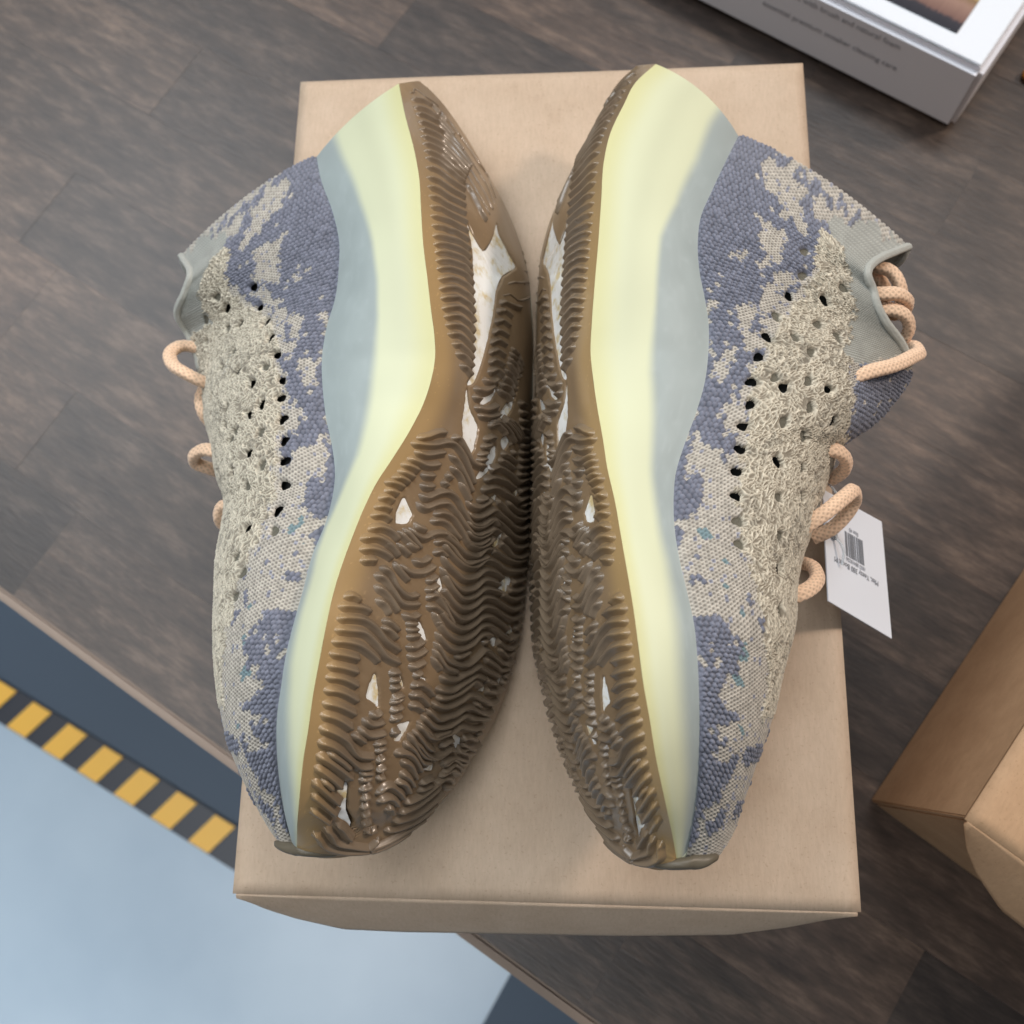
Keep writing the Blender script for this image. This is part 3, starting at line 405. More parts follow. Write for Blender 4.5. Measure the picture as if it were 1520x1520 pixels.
RIBS = [[(13,181),(13,311),(12,495),(14,522),(16,592),(17,649),(18,696),(19,736)],[(20,144),(19,271),(19,388),(20,468),(21,542),(23,562),(24,615),(27,625)],[(28,117),(26,237),(26,338),(27,418),(28,488),(30,522),(32,548),(34,575)],[(34,110),(32,217),(32,311),(32,408),(34,458),(37,505),(40,525),(43,552)],[(43,94),(40,197),(39,301),(39,391),(42,438),(47,472),(53,495),(62,515)],[(53,80),(50,164),(48,247),(49,314),(53,358),(59,395),(65,435),(70,475)],[(63,70),(61,140),(60,207),(61,264),(65,311),(69,355),(73,391),(77,435)],[(73,64),(71,124),(70,184),(71,237),(75,278),(77,321),(80,361),(82,408)],[(82,60),(81,110),(80,164),(81,207),(83,247),(86,288),(87,334),(89,375)],[(91,57),(90,104),(89,147),(90,187),(92,224),(93,264),(95,304),(95,351)],[(105,47),(103,90),(102,130),(103,167),(105,204),(106,244),(106,288),(106,331)],[(118,40),(117,80),(116,120),(117,154),(118,187),(118,227),(117,271),(117,314)],[(130,37),(129,74),(128,114),(129,144),(130,177),(129,221),(128,261),(127,304)],[(142,40),(141,74),(140,110),(141,140),(141,177),(140,214),(139,254),(137,298)],[(155,43),(154,77),(151,114),(151,147),(151,181),(150,221),(149,261),(148,301)],[(168,43),(166,80),(164,117),(162,151),(161,187),(161,224),(160,264),(160,301)],[(180,47),(178,84),(175,120),(174,157),(171,194),(171,231),(171,268),(171,304)],[(194,50),(190,87),(187,124),(185,161),(182,201),(181,237),(182,271),(182,308)],[(205,54),(200,90),(196,130),(194,167),(192,204),(191,241),(192,274),(195,304)],[(215,57),(210,94),(206,134),(204,171),(202,207),(201,247),(204,278),(206,308)],[(226,57),(221,94),(216,137),(214,174),(212,214),(211,251),(215,278),(217,308)],[(237,57),(231,97),(226,140),(224,177),(222,217),(222,254),(226,281),(229,308)],[(250,57),(245,97),(239,137),(236,177),(235,217),(235,254),(238,281),(242,304)],[(263,57),(257,97),(251,140),(248,177),(248,214),(248,251),(251,278),(256,298)],[(275,60),(270,97),(265,137),(260,181),(260,214),(260,251),(264,278),(269,294)],[(288,60),(283,100),(277,140),(273,181),(273,214),(274,251),(277,274),(283,291)],[(298,67),(294,104),(289,140),(286,181),(287,211),(288,244),(291,264),(297,281)],[(309,70),(305,110),(301,144),(299,181),(300,207),(303,237),(306,258),(310,274)],[(320,77),(317,110),(313,151),(313,177),(315,204),(317,227),(320,247),(325,264)],[(330,97),(329,124),(326,154),(327,177),(328,201),(330,221),(333,241),(336,254)],[(341,117),(340,140),(339,164),(339,184),(341,201),(343,217),(345,234),(347,247)],[(352,144),(353,157),(353,174),(353,191),(354,204),(356,214),(357,227),(358,241)],[(22,719),(27,729),(30,779),(33,819),(37,856),(39,933),(56,779),(76,736)],[(28,605),(31,652),(36,662),(39,706),(44,716),(50,753),(69,706),(82,692)],[(32,562),(37,575),(41,595),(48,602),(58,612),(66,656),(78,652),(89,656)],[(39,495),(44,505),(52,515),(62,528),(70,565),(77,599),(86,612),(95,632)],[(48,445),(57,452),(65,478),(72,505),(79,528),(86,559),(93,579),(100,609)],[(61,411),(68,438),(75,462),(81,482),(88,502),(95,525),(100,555),(106,585)],[(72,391),(79,405),(85,428),(90,448),(97,468),(102,492),(108,515),(113,542)],[(82,371),(88,388),(93,405),(99,425),(105,441),(110,462),(116,482),(120,508)],[(92,355),(98,368),(102,388),(108,401),(113,415),(119,428),(123,448),(127,475)],[(175,669),(168,712),(160,763),(151,819),(141,886),(131,960),(129,1000),(131,1000)],[(188,625),(180,676),(172,729),(167,773),(160,826),(151,893),(142,970),(139,1000)],[(200,589),(194,632),(186,686),(181,736),(177,786),(170,839),(160,913),(148,1000)],[(212,552),(206,599),(198,652),(196,696),(194,742),(188,796),(176,876),(162,963)],[(228,518),(222,555),(217,592),(215,625),(212,662),(209,699),(205,739),(198,789)],[(244,482),(239,512),(236,538),(231,569),(230,589),(229,615),(229,635),(229,656)],[(261,455),(257,482),(254,505),(249,535),(247,562),(247,582),(246,605),(245,632)],[(279,425),(275,452),(270,478),(267,502),(265,528),(264,552),(263,579),(261,605)],[(297,398),(293,421),(288,448),(284,475),(281,498),(280,525),(279,552),(278,579)],[(313,381),(308,408),(304,435),(299,462),(297,485),(297,505),(296,532),(295,559)],[(326,371),(323,395),(319,418),(315,448),(314,468),(313,492),(313,512),(311,538)],[(340,361),(337,385),(334,408),(330,431),(328,455),(328,475),(328,495),(328,515)],[(98,1000),(99,1000),(100,1000),(101,1000),(101,1000),(102,1000),(103,1000),(105,1000)],[(102,1000),(103,1000),(105,1000),(106,1000),(107,1000),(107,1000),(108,1000),(109,1000)],[(107,1000),(108,1000),(109,1000),(110,1000),(111,1000),(112,1000),(112,1000),(113,1000)],[(112,1000),(113,1000),(115,1000),(115,1000),(116,1000),(117,1000),(118,1000),(118,1000)],[(125,943),(120,987),(119,1000),(120,1000),(121,1000),(121,1000),(122,1000),(123,1000)],[(137,893),(133,926),(129,967),(126,997),(126,1000),(127,1000),(128,1000),(128,1000)],[(148,860),(145,886),(140,926),(136,963),(132,997),(132,1000),(132,1000),(133,1000)],[(157,863),(154,890),(149,923),(145,960),(140,997),(140,1000),(140,1000),(141,1000)],[(166,866),(161,900),(158,926),(154,960),(149,993),(148,1000),(149,1000),(149,1000)],[(276,619),(275,652),(275,682),(275,716),(278,729),(280,749),(283,769),(286,783)],[(285,599),(285,629),(285,659),(285,692),(288,706),(290,726),(293,746),(295,766)],[(294,582),(294,612),(295,639),(295,669),(297,689),(300,702),(303,722),(305,742)],[(303,565),(303,595),(304,619),(305,645),(307,666),(309,686),(313,699),(315,719)],[(317,528),(317,559),(317,585),(317,615),(319,632),(321,652),(324,672),(326,689)],[(330,495),(330,522),(329,555),(329,582),(330,605),(333,622),(334,649),(336,666)],[(343,468),(343,495),(341,525),(340,555),(340,582),(343,602),(345,619),(346,642)],[(355,441),(354,472),(354,495),(352,532),(352,555),(353,579),(355,595),(356,619)],[(355,314),(349,408),(339,458)],[(373,251),(368,334),(353,421)],[(384,251),(380,328)],[(395,274),(389,368),(374,468)],[(402,308),(395,401),(383,492)],[(407,401),(402,435),(397,475),(398,512),(399,548),(403,575),(406,605),(409,635)],[(404,405),(398,445),(393,488),(393,532),(394,575),(396,612),(399,645),(402,686)],[(400,408),(395,455),(389,502),(388,552),(389,599),(390,645),(393,689),(394,742)],[(395,438),(390,485),(386,535),(386,579),(386,625),(387,669),(389,712),(392,753)],[(389,472),(387,515),(384,562),(383,609),(384,649),(385,689),(387,726),(388,773)],[(384,508),(383,548),(382,592),(379,642),(380,676),(382,716),(384,749),(385,789)],[(427,385),(425,398),(424,411),(422,428),(419,441),(417,458),(416,472),(414,488)],[(438,381),(436,391),(435,405),(434,415),(432,428),(430,441),(428,455),(427,465)],[(448,378),(447,388),(446,398),(445,405),(444,415),(443,425),(440,438),(439,448)],[(454,381),(453,391),(453,398),(452,408),(451,418),(449,428),(448,441),(447,452)],[(459,381),(458,395),(458,401),(457,415),(457,421),(456,435),(456,445),(455,455)],[(346,689),(345,709),(344,726),(341,749),(340,769),(338,793),(336,819),(335,836)],[(357,699),(356,716),(355,736),(353,759),(352,776),(349,803),(348,823),(346,846)],[(368,709),(367,729),(366,746),(364,769),(363,786),(360,813),(359,829),(357,856)],[(379,722),(378,739),(376,763),(375,779),(374,799),(372,823),(369,849),(367,873)],[(389,739),(388,756),(387,773),(385,796),(384,816),(382,839),(380,860),(378,886)],[(399,742),(398,759),(397,776),(395,799),(394,816),(392,843),(389,870),(387,893)],[(410,739),(408,763),(407,779),(405,803),(403,826),(400,853),(398,876),(396,903)],[(420,746),(418,766),(417,783),(415,806),(413,829),(410,856),(408,880),(406,906)],[(430,749),(428,773),(427,789),(425,809),(423,836),(420,860),(418,883),(415,916)],[(461,40),(454,84),(445,124),(440,167)],[(468,27),(464,87),(459,137),(451,187),(449,217),(454,278),(468,355),(483,421)],[(475,57),(474,120),(467,167),(462,201)],[(485,47),(485,104),(485,147),(477,204)],[(494,37),(493,87),(494,130)],[(502,40),(502,84),(503,127)],[(512,37),(509,74),(511,120)],[(519,20),(517,70),(518,110)],[(529,37),(527,67),(528,100)],[(541,30),(536,60),(538,97)],[(552,27),(548,67),(549,100)],[(563,27),(558,80),(562,114)],[(445,197),(440,237),(446,284),(459,371),(458,428)],[(463,217),(465,268),(475,331),(493,425)],[(475,247),(478,301),(492,375),(505,428)],[(486,324),(492,361),(504,431)],[(581,37),(574,77),(575,124),(583,167)],[(594,23),(587,84),(592,140),(602,184)],[(607,33),(602,80),(604,134),(608,164)],[(620,47),(614,110)],[(497,134),(496,171),(492,204)],[(508,154),(508,194),(503,224)],[(519,171),(521,211),(511,251),(505,291),(507,344),(521,415),(531,478),(527,535),(514,589),(517,659)],[(529,174),(534,217),(523,271),(518,311),(524,371),(537,445),(543,502),(534,569),(522,625)],[(538,264),(532,308),(532,351),(544,425),(556,485),(554,535),(538,605)],[(561,184),(570,221),(571,261),(563,291),(557,338),(557,381),(568,435)],[(570,144),(580,197),(587,251)],[(565,161),(575,214),(586,264)],[(573,304),(567,348),(571,398),(580,445),(585,488),(576,552),(563,622)],[(588,100),(593,144),(603,187)],[(585,154),(593,194),(597,227)],[(580,187),(586,221),(586,251)],[(602,231),(602,278),(591,314)],[(610,191),(618,234),(615,291),(600,344)],[(608,161),(621,207),(630,251)],[(621,120),(625,164),(643,214),(650,268),(644,304)],[(633,110),(634,144),(647,194),(661,247),(656,318)],[(646,120),(652,167),(674,241)],[(663,137),(667,174),(680,211)],[(675,247),(677,298),(669,328)],[(624,311),(623,321),(622,328),(621,338),(618,344),(616,351),(614,358),(612,365)],[(636,318),(635,328),(634,338),(633,348),(631,355),(628,365),(626,371),(625,381)],[(648,334),(640,365),(640,398),(648,448)],[(657,341),(655,388),(659,425),(665,455)],[(674,398),(675,425),(684,448)],[(686,271),(686,278),(686,288),(686,294),(686,301),(685,311),(684,318),(684,328)],[(695,278),(694,284),(694,294),(694,304),(693,311),(692,321),(691,328),(690,338)],[(703,284),(703,294),(702,304),(701,314),(700,324),(699,331),(696,341),(694,348)],[(716,291),(716,304),(715,318),(715,331),(712,341),(710,351),(706,361),(703,371)],[(727,304),(727,321),(727,334),(725,348),(723,358),(720,368),(717,378),(714,391)],[(741,321),(740,334),(740,344),(739,358),(736,368),(734,378),(732,388),(730,398)],[(752,351),(751,358),(750,365),(750,371),(749,375),(747,381),(746,388),(746,395)],[(699,177),(700,211),(709,258)],[(504,398),(509,441),(507,485),(498,528),(489,569),(489,635),(493,699),(495,766),(491,860),(476,960)],[(516,415),(522,458),(519,502),(511,545),(501,589),(502,649),(504,712),(507,779),(503,870),(488,963)],[(527,431),(534,472),(532,518),(523,565),(513,605),(513,666),(516,726),(519,789),(515,880),(501,973)],[(539,445),(546,485),(545,532),(536,579),(525,619),(525,679),(528,739),(533,799),(527,893),(514,977)],[(552,458),(558,498),(557,545),(549,592),(537,635),(538,689),(541,753),(546,809),(541,900),(526,987)],[(605,381),(616,421),(626,465),(632,515),(624,575),(610,622),(605,692),(606,776),(605,866),(591,977)],[(622,388),(632,428),(642,475),(646,525),(637,585),(622,629),(617,696),(620,779),(620,873),(605,977)],[(637,395),(648,435),(657,482),(661,535),(651,592),(635,639),(631,702),(634,786),(634,880),(620,980)],[(654,401),(665,441),(673,488),(675,545),(664,602),(650,645),(644,709),(647,789),(650,883),(634,983)],[(671,405),(682,448),(690,495),(690,555),(679,609),(663,652),(657,716),(662,796),(664,893),(648,990)],[(687,408),(697,452),(705,505),(703,562),(692,619),(676,662),(670,722),(675,803),(680,903),(664,997)],[(700,411),(710,452),(721,492),(724,555),(721,619),(709,666),(695,709),(699,796),(705,883),(694,980)],[(774,488),(773,538),(768,579),(761,619),(752,652),(742,686),(745,746),(751,813),(750,880),(741,943)],[(782,472),(785,518),(785,562),(780,605),(772,645),(763,679),(762,732),(766,799),(769,870),(760,930)],[(791,455),(798,502),(804,552),(799,595),(793,639),(784,676),(780,722),(783,793),(786,863),(778,920)],[(811,435),(814,458),(819,482),(822,505),(826,535),(830,562),(826,582),(823,602),(820,625),(816,649)],[(829,411),(834,445),(841,478),(846,515),(854,559),(858,602),(858,649),(853,679),(846,699),(840,722)],[(459,475),(455,505),(449,542),(447,585),(446,632),(446,679),(447,722),(448,769),(440,839),(430,926)],[(473,468),(467,502),(463,538),(461,582),(459,629),(459,676),(459,726),(459,779),(452,846),(443,930)],[(485,465),(481,502),(476,538),(473,582),(473,629),(472,679),(472,732),(472,786),(464,849),(454,936)],[(745,475),(747,522),(745,569),(737,609),(729,652),(720,692),(722,756),(724,829),(723,910),(713,977)],[(762,475),(763,525),(761,569),(752,605),(743,645),(734,686),(734,746),(737,816),(736,886),(727,957)],[(844,629),(838,652),(832,679),(832,726),(835,789),(840,860),(840,926),(834,973)],[(858,666),(852,689),(846,709),(845,749),(846,796),(850,856),(851,916),(850,970)],[(872,709),(867,726),(862,746),(859,773),(858,806),(861,856),(863,910),(864,960)],[(885,756),(881,766),(878,786),(873,799),(869,813),(871,853),(875,900),(880,953)],[(552,328),(560,375),(566,425),(572,482),(570,545),(555,592),(553,669),(555,753),(551,849),(537,973)],[(567,341),(576,385),(584,435),(588,488),(584,552),(570,602),(567,672),(570,756),(565,853),(551,973)],[(583,351),(593,391),(600,441),(605,495),(598,559),(585,605),(581,679),(583,763),(580,856),(564,977)],[(598,361),(608,401),(616,448),(621,505),(613,565),(598,612),(594,682),(596,766),(593,863),(578,973)],[(586,311),(585,321),(583,331),(581,344),(581,355),(583,368),(584,378),(585,391)],[(800,445),(808,488),(815,535),(815,582),(811,629),(802,666),(793,699),(795,766),(794,836),(792,916)],[(814,438),(821,485),(829,535),(830,582),(824,625),(819,669),(810,702),(811,763),(811,833),(805,896)],[(834,729),(825,793),(829,906)],[(851,803),(842,846),(844,926)],[(875,732),(862,776),(869,903),(863,950)],[(890,746),(880,806),(885,943)],[(902,746),(892,793),(898,930)],[(630,351),(635,371),(641,391),(647,415),(653,435),(660,455),(666,475),(674,495)],[(659,375),(663,385),(666,398),(671,411),(674,425),(679,438),(682,452),(685,468)],[(670,30),(666,60),(671,97)],[(683,20),(680,67),(679,107),(682,140)],[(699,23),(695,70),(694,117),(700,161),(715,217),(723,278)],[(713,23),(711,74),(710,127),(719,174),(734,227),(739,288)],[(729,20),(726,70),(727,120),(734,167),(743,207)],[(744,20),(743,70),(744,134)],[(760,20),(759,70),(761,140)],[(775,23),(773,80),(779,151)],[(792,27),(790,80),(798,164)],[(808,30),(809,90),(816,167)],[(823,30),(825,90),(835,167)],[(840,33),(843,90),(850,147),(868,217),(868,301)],[(858,37),(862,104),(874,181),(884,251),(881,314)],[(875,43),(881,97),(890,161),(901,234)],[(890,43),(899,107),(917,214)],[(908,43),(919,110),(934,214)],[(925,50),(935,120),(948,224)],[(944,60),(952,127),(962,204)],[(961,227),(971,381),(976,538)],[(968,177),(978,418),(979,652),(979,880)],[(974,124),(982,385),(983,629),(982,829),(980,953)],[(973,712),(969,926),(957,930)],[(969,676),(961,843),(929,916)],[(957,619),(941,816),(913,900)],[(942,615),(927,739),(904,813)],[(928,602),(914,719),(898,773)],[(911,645),(900,739)],[(977,863),(973,1000),(968,1000)],[(755,247),(754,254),(754,261),(753,268),(752,278),(752,284),(751,291),(750,298)],[(764,258),(764,264),(763,271),(762,278),(762,284),(761,291),(760,298),(760,304)],[(774,268),(773,274),(772,281),(772,288),(771,294),(770,301),(769,308),(769,314)],[(789,284),(788,294),(785,301),(784,308),(782,314),(781,321),(780,331),(778,338)],[(793,284),(792,291),(790,301),(789,308),(788,318),(785,324),(784,334),(783,341)],[(804,294),(803,301),(802,311),(800,318),(799,324),(798,334),(796,341),(794,351)],[(816,304),(815,314),(813,321),(812,328),(811,338),(810,344),(808,351),(806,361)],[(832,324),(832,331),(831,338),(830,344),(830,351),(829,358),(828,365),(826,371)],[(768,351),(764,368),(762,385),(761,401),(763,421),(765,441),(769,462),(772,482)],[(779,361),(776,375),(775,391),(774,408),(778,425),(781,441),(784,458),(788,475)],[(778,355),(776,401),(786,478)],[(792,368),(790,408),(795,455)],[(851,268),(850,278),(849,284),(848,294),(846,301),(846,311),(845,318),(844,328)],[(861,288),(860,294),(858,301),(857,308),(855,314),(854,321),(853,331),(851,338)],[(874,311),(873,318),(872,321),(871,328),(870,334),(868,338),(867,344),(865,351)],[(888,331),(887,338),(885,344),(884,351),(882,358),(881,365),(880,371),(879,378)],[(898,348),(897,351),(895,358),(895,368),(894,371),(894,381),(893,388),(892,395)],[(892,247),(891,258),(891,268),(891,281),(890,291),(890,304),(890,314),(889,324)],[(901,258),(900,268),(899,278),(899,288),(898,298),(897,308),(895,318),(894,328)],[(914,278),(913,288),(912,298),(911,308),(910,318),(909,328),(907,338),(905,348)],[(924,311),(924,321),(923,328),(922,334),(921,341),(921,351),(920,358),(919,365)],[(935,331),(935,338),(934,348),(933,355),(932,361),(931,368),(931,378),(930,385)],[(948,368),(947,378),(945,385),(943,391),(942,398),(941,405),(940,411),(939,421)],[(963,418),(961,418),(960,425),(958,428),(957,438),(954,445),(953,455),(951,462)],[(970,515),(969,515),(969,535),(969,555),(969,572),(968,572),(968,592),(968,612)],[(919,381),(905,428),(910,508),(921,585)],[(927,408),(920,478),(930,582)],[(939,498),(933,522),(942,585)],[(899,458),(899,515),(913,605)],[(884,458),(893,542),(904,605)],[(869,431),(872,488),(893,592)],[(858,378),(857,458),(882,599)],[(841,405),(850,478),(869,585),(867,632)],[(829,415),(860,582),(858,666),(839,722)],[(818,187),(825,231),(819,291)],[(830,181),(839,234),(833,314)],[(808,211),(813,241),(806,268)],[(841,161),(844,194),(850,237)],[(440,746),(438,768),(436,793),(434,819),(431,841),(429,867),(426,893)],[(485,243),(486,249),(486,260),(486,265),(487,277),(487,282),(488,293)],[(548,261),(544,289),(542,317),(544,355),(548,380),(552,404),(557,436)],[(554,197),(555,203),(558,214),(560,226),(560,234),(560,248),(561,263)],[(689,177),(689,190),(690,206),(691,218),(694,232),(696,244),(699,258)],[(498,457),(498,457),(498,472),(497,487),(495,501),(492,514),(490,528)],[(480,671),(483,712),(484,756),(484,800),(482,847),(478,894),(468,959)],[(714,528),(714,545),(713,561),(711,576),(708,590),(705,604),(702,618)],[(684,679),(684,679),(683,695),(683,695),(681,711),(681,711),(681,727)],[(686,808),(686,825),(688,857),(690,890),(690,906),(684,936),(679,966)],[(710,412),(713,425),(720,452),(727,478),(732,507),(733,540),(734,572)],[(705,715),(707,747),(709,796),(711,828),(715,876),(713,906),(708,951)],[(772,730),(772,730),(772,743),(773,756),(774,769),(775,782),(776,795)],[(823,429),(827,453),(832,479),(838,514),(843,541),(846,569),(848,607)],[(441,538),(438,561),(437,597),(436,620),(436,655),(436,679),(436,713)],[(475,833),(473,846),(472,858),(470,871),(469,883),(467,896),(464,922)],[(819,865),(819,865),(818,876),(817,887),(817,887),(816,898),(815,909)],[(903,842),(904,860),(905,879),(905,898),(906,917),(907,936),(908,955)],[(871,82),(872,104),(875,125),(878,146),(881,167),(885,188),(888,211)],[(905,80),(906,89),(908,102),(910,116),(912,129),(915,143),(917,156)],[(900,624),(899,639),(897,653),(895,668),(893,682),(892,696),(890,713)],[(495,239),(496,246),(496,254),(496,263),(497,271),(497,278),(498,287)],[(720,413),(723,425),(726,436),(729,447),(731,459),(734,470),(737,481)],[(431,546),(428,573),(427,601),(426,633),(426,660),(426,687),(426,719)],[(416,647),(416,656),(416,669),(416,678),(416,691),(416,700),(416,714)]]
WINDOWS = [[(148,301),(167,324),(184,331),(221,321),(261,301),(303,278),(343,258),(372,217),(364,258),(344,298),(293,391),(248,462),(211,505),(181,589),(146,773),(140,682),(128,595),(113,609),(151,495),(172,418),(160,341)],[(375,217),(418,237),(444,288),(455,334),(444,351),(414,341),(400,261)],[(423,505),(433,475),(451,455),(474,425),(467,462),(452,505),(436,518)],[(346,468),(380,314),(386,334),(372,405)],[(283,753),(335,656),(390,472),(389,528),(362,622),(319,706)],[(529,127),(549,124),(561,137),(558,174),(546,181),(537,154)],[(515,709),(529,652),(546,622),(555,629),(537,686)],[(489,552),(481,589),(483,622),(492,569)],[(608,378),(620,375),(641,415),(636,421),(618,391)],[(680,311),(680,334),(689,361),(703,381),(701,358),(693,328)],[(755,197),(791,194),(796,234),(802,247),(779,227)],[(752,298),(761,301),(771,328),(765,324)],[(751,385),(756,388),(760,418),(752,418)],[(576,759),(600,719),(606,746),(597,806),(577,843)],[(661,742),(675,732),(684,793),(666,796)],[(814,408),(821,355),(826,375),(840,368),(841,391),(828,401)],[(823,702),(838,696),(849,776),(840,796),(829,776)],[(868,656),(871,582),(879,579),(880,682)],[(902,201),(911,207),(914,174),(934,211),(938,191),(953,237),(967,358),(976,565),(967,385),(940,271),(913,227)],[(734,763),(753,742),(751,796)],[(395,585),(413,545),(422,582),(404,632)],[(640,883),(659,843),(666,880),(648,926)],[(453,759),(466,719),(472,759),(458,799)],[(720,883),(734,853),(741,893),(726,930)]]
BLUE = [[(0,0),(0,80),(0,187),(4,311),(11,475),(12,629),(13,809),(32,783),(61,686),(105,645),(142,632),(221,441),(271,247),(327,171),(320,124),(352,100),(339,184),(377,147),(406,127),(428,137),(463,161),(475,184),(515,204),(491,137),(474,80),(501,60),(522,50),(534,107),(561,117),(572,64),(575,0),(546,0),(507,0),(464,3),(393,0),(333,0),(268,0),(182,0),(128,0),(48,0)],[(511,124),(506,151),(536,171),(539,144)],[(591,0),(581,33),(602,57),(607,33),(612,3)],[(623,60),(618,84),(635,77),(634,54)],[(647,27),(645,74),(666,64),(662,30)],[(696,0),(686,47),(693,107),(710,127),(724,204),(753,201),(766,164),(783,114),(804,127),(811,184),(823,207),(838,104),(850,87),(859,134),(864,0),(803,0),(734,0)],[(850,0),(851,64),(840,161),(852,151),(867,94),(873,207),(851,227),(863,284),(890,281),(903,201),(924,224),(939,124),(949,60),(974,94),(999,50),(994,0),(957,0),(913,0)],[(956,161),(941,298),(932,338),(954,405),(968,281)],[(676,234),(675,264),(690,261),(691,231)],[(951,589),(923,465),(930,652),(960,983)],[(872,311),(846,358),(865,1000),(881,425)],[(339,645),(305,997),(325,1000),(370,1000),(432,997),(471,970),(430,699),(392,625)],[(408,401),(456,462),(422,421)]]
CUT = [[(23,161),(18,214),(19,278),(8,304),(19,411),(28,468),(44,482),(73,495),(81,431),(65,371),(59,294),(46,231)],[(28,508),(22,569),(23,662),(28,729),(47,706),(56,632),(47,565)],[(103,261),(112,321),(108,378),(113,468),(147,448),(181,408),(184,361),(195,294),(162,334),(137,308)],[(177,191),(180,247),(199,227),(199,194)],[(188,375),(192,478),(258,291),(289,201),(319,140),(321,97),(289,120),(270,157),(266,224),(231,304)],[(275,10),(270,33),(295,27),(299,7)],[(358,17),(350,57),(352,100),(364,110),(373,67),(402,54),(407,43),(378,27)],[(419,84),(413,124),(428,144),(463,164),(475,154),(453,104),(436,90)],[(472,7),(468,33),(484,90),(495,124),(518,177),(541,157),(552,127),(525,107),(517,70),(501,47)],[(745,0),(746,33),(755,54),(764,23),(760,3)],[(55,431),(57,518),(81,589),(97,545),(81,488)]]
TEAL = [[(578,94),(582,117),(601,120),(600,100)],[(631,157),(633,181),(646,167),(644,151)],[(753,161),(732,214),(745,241)],[(766,147),(762,204),(779,224),(779,157)],[(615,64),(613,84),(628,80),(630,64)],[(831,214),(832,261),(846,274)],[(230,719),(196,806),(318,579),(308,569)],[(665,154),(667,174),(683,161)],[(694,201),(693,221),(706,204)]]
COARSE = [[(58,669),(59,736),(69,816),(129,843),(205,786),(313,555),(364,575),(405,639),(435,696),(469,946),(548,1000),(600,990),(626,926),(671,853),(711,793),(755,753),(806,826),(826,505),(819,391),(765,401),(723,351),(692,314),(651,294),(606,254),(561,237),(516,237),(443,181),(392,167),(336,204),(280,301),(224,472),(166,612),(105,645)]]
SOCK = [[(61,686),(36,692),(10,793),(0,1000),(276,1000),(296,890),(339,645),(336,542),(313,555),(205,786),(129,843),(69,816)]]
HOLES_R = [(231,398,1),(211,612,1),(281,268,0),(277,468,0),(324,197,1),(358,164,1),(397,140,1),(402,268,1),(397,478,1),(427,157,1),(426,415,0),(453,161,1),(445,318,0),(439,592,1),(492,194,1),(293,538,0),(339,375,0),(125,562,0),(176,532,0),(159,786,0),(523,201,1),(555,211,1),(586,217,0),(612,217,0),(512,391,1),(521,579,0),(560,438,0),(558,632,0),(604,465,0),(646,468,1),(696,462,0),(468,485,0),(389,371,0),(317,314,0),(389,227,0)]
HOLES_L = [(177,458,1),(197,642,1),(227,415,1),(268,338,1),(306,268,1),(340,201,1),(198,813,0),(245,645,0),(250,853,1),(308,542,0),(383,157,1),(383,324,1),(383,719,1),(410,157,1),(413,512,0),(433,338,1),(443,154,1),(475,161,1),(505,164,1),(535,167,1),(576,181,1),(603,161,0),(498,358,1),(541,385,0),(473,492,0),(637,341,0),(687,308,0),(334,629,0),(355,448,1),(446,542,1),(459,445,0),(521,502,1),(463,268,0),(513,271,0),(419,258,1),(606,324,1),(656,278,0),(359,251,0),(248,542,1),(165,696,0)]
LACES = {'L': [[[-1414,230,1420],[-1436,226,1460],[-1490,248,1490],[-1565,300,1470],[-1597,374,1430],[-1568,422,1390],[-1523,426,1360],[-1485,415,1340]],[[-1448,231,1380],[-1464,185,1380],[-1450,121,1370],[-1430,84,1320]],[[-1275,-120,1500],[-1329,-100,1510],[-1389,-87,1490],[-1434,-101,1460],[-1445,-117,1410],[-1406,-129,1380],[-1363,-135,1340]],[[-1185,-400,1540],[-1234,-329,1520],[-1278,-329,1500],[-1300,-361,1470],[-1297,-382,1430],[-1259,-389,1400]],[[-1165,-657,1560],[-1210,-659,1540],[-1244,-622,1510],[-1242,-584,1480],[-1223,-565,1440]]],'R': [[[1282,658,1560],[1327,628,1580],[1382,609,1580],[1421,554,1560],[1435,510,1520],[1429,469,1460]],[[1280,620,1520],[1338,618,1520],[1379,586,1500],[1403,541,1460]],[[1266,465,1660],[1322,469,1660],[1384,476,1640],[1433,471,1590],[1438,461,1530],[1388,467,1490],[1338,489,1470]],[[1294,416,1620],[1363,421,1620],[1422,406,1590],[1446,375,1540],[1431,343,1490],[1414,331,1440]],[[1111,84,1730],[1148,92,1740],[1220,119,1730],[1324,163,1680],[1418,225,1610],[1473,275,1550],[1467,321,1500],[1437,326,1450],[1404,319,1400]],[[1022,-169,1690],[1053,-170,1700],[1102,-172,1680],[1141,-187,1630],[1150,-209,1570],[1127,-223,1520],[1099,-216,1460]],[[918,-493,1730],[964,-461,1740],[1028,-417,1740],[1104,-354,1700],[1158,-312,1640],[1178,-327,1580],[1154,-374,1540],[1103,-424,1510],[1039,-452,1480]],[[861,-735,1760],[908,-718,1760],[960,-689,1730],[998,-644,1680],[1003,-596,1620],[982,-569,1570],[954,-559,1520]]]}
BUMPER = {'L': [[-866,-1570,1790],[-835,-1578,1820],[-789,-1584,1850],[-736,-1590,1870],[-662,-1594,1850],[-585,-1584,1800],[-508,-1558,1740],[-440,-1517,1680]],'R': [[593,-1575,1820],[565,-1580,1850],[527,-1589,1870],[475,-1596,1880],[419,-1601,1860],[348,-1590,1810],[286,-1558,1740],[236,-1507,1670]]}
TAGQ = [[1094,-254,1460],[1078,-698,1500],[1392,-801,1200],[1386,-314,1150]]
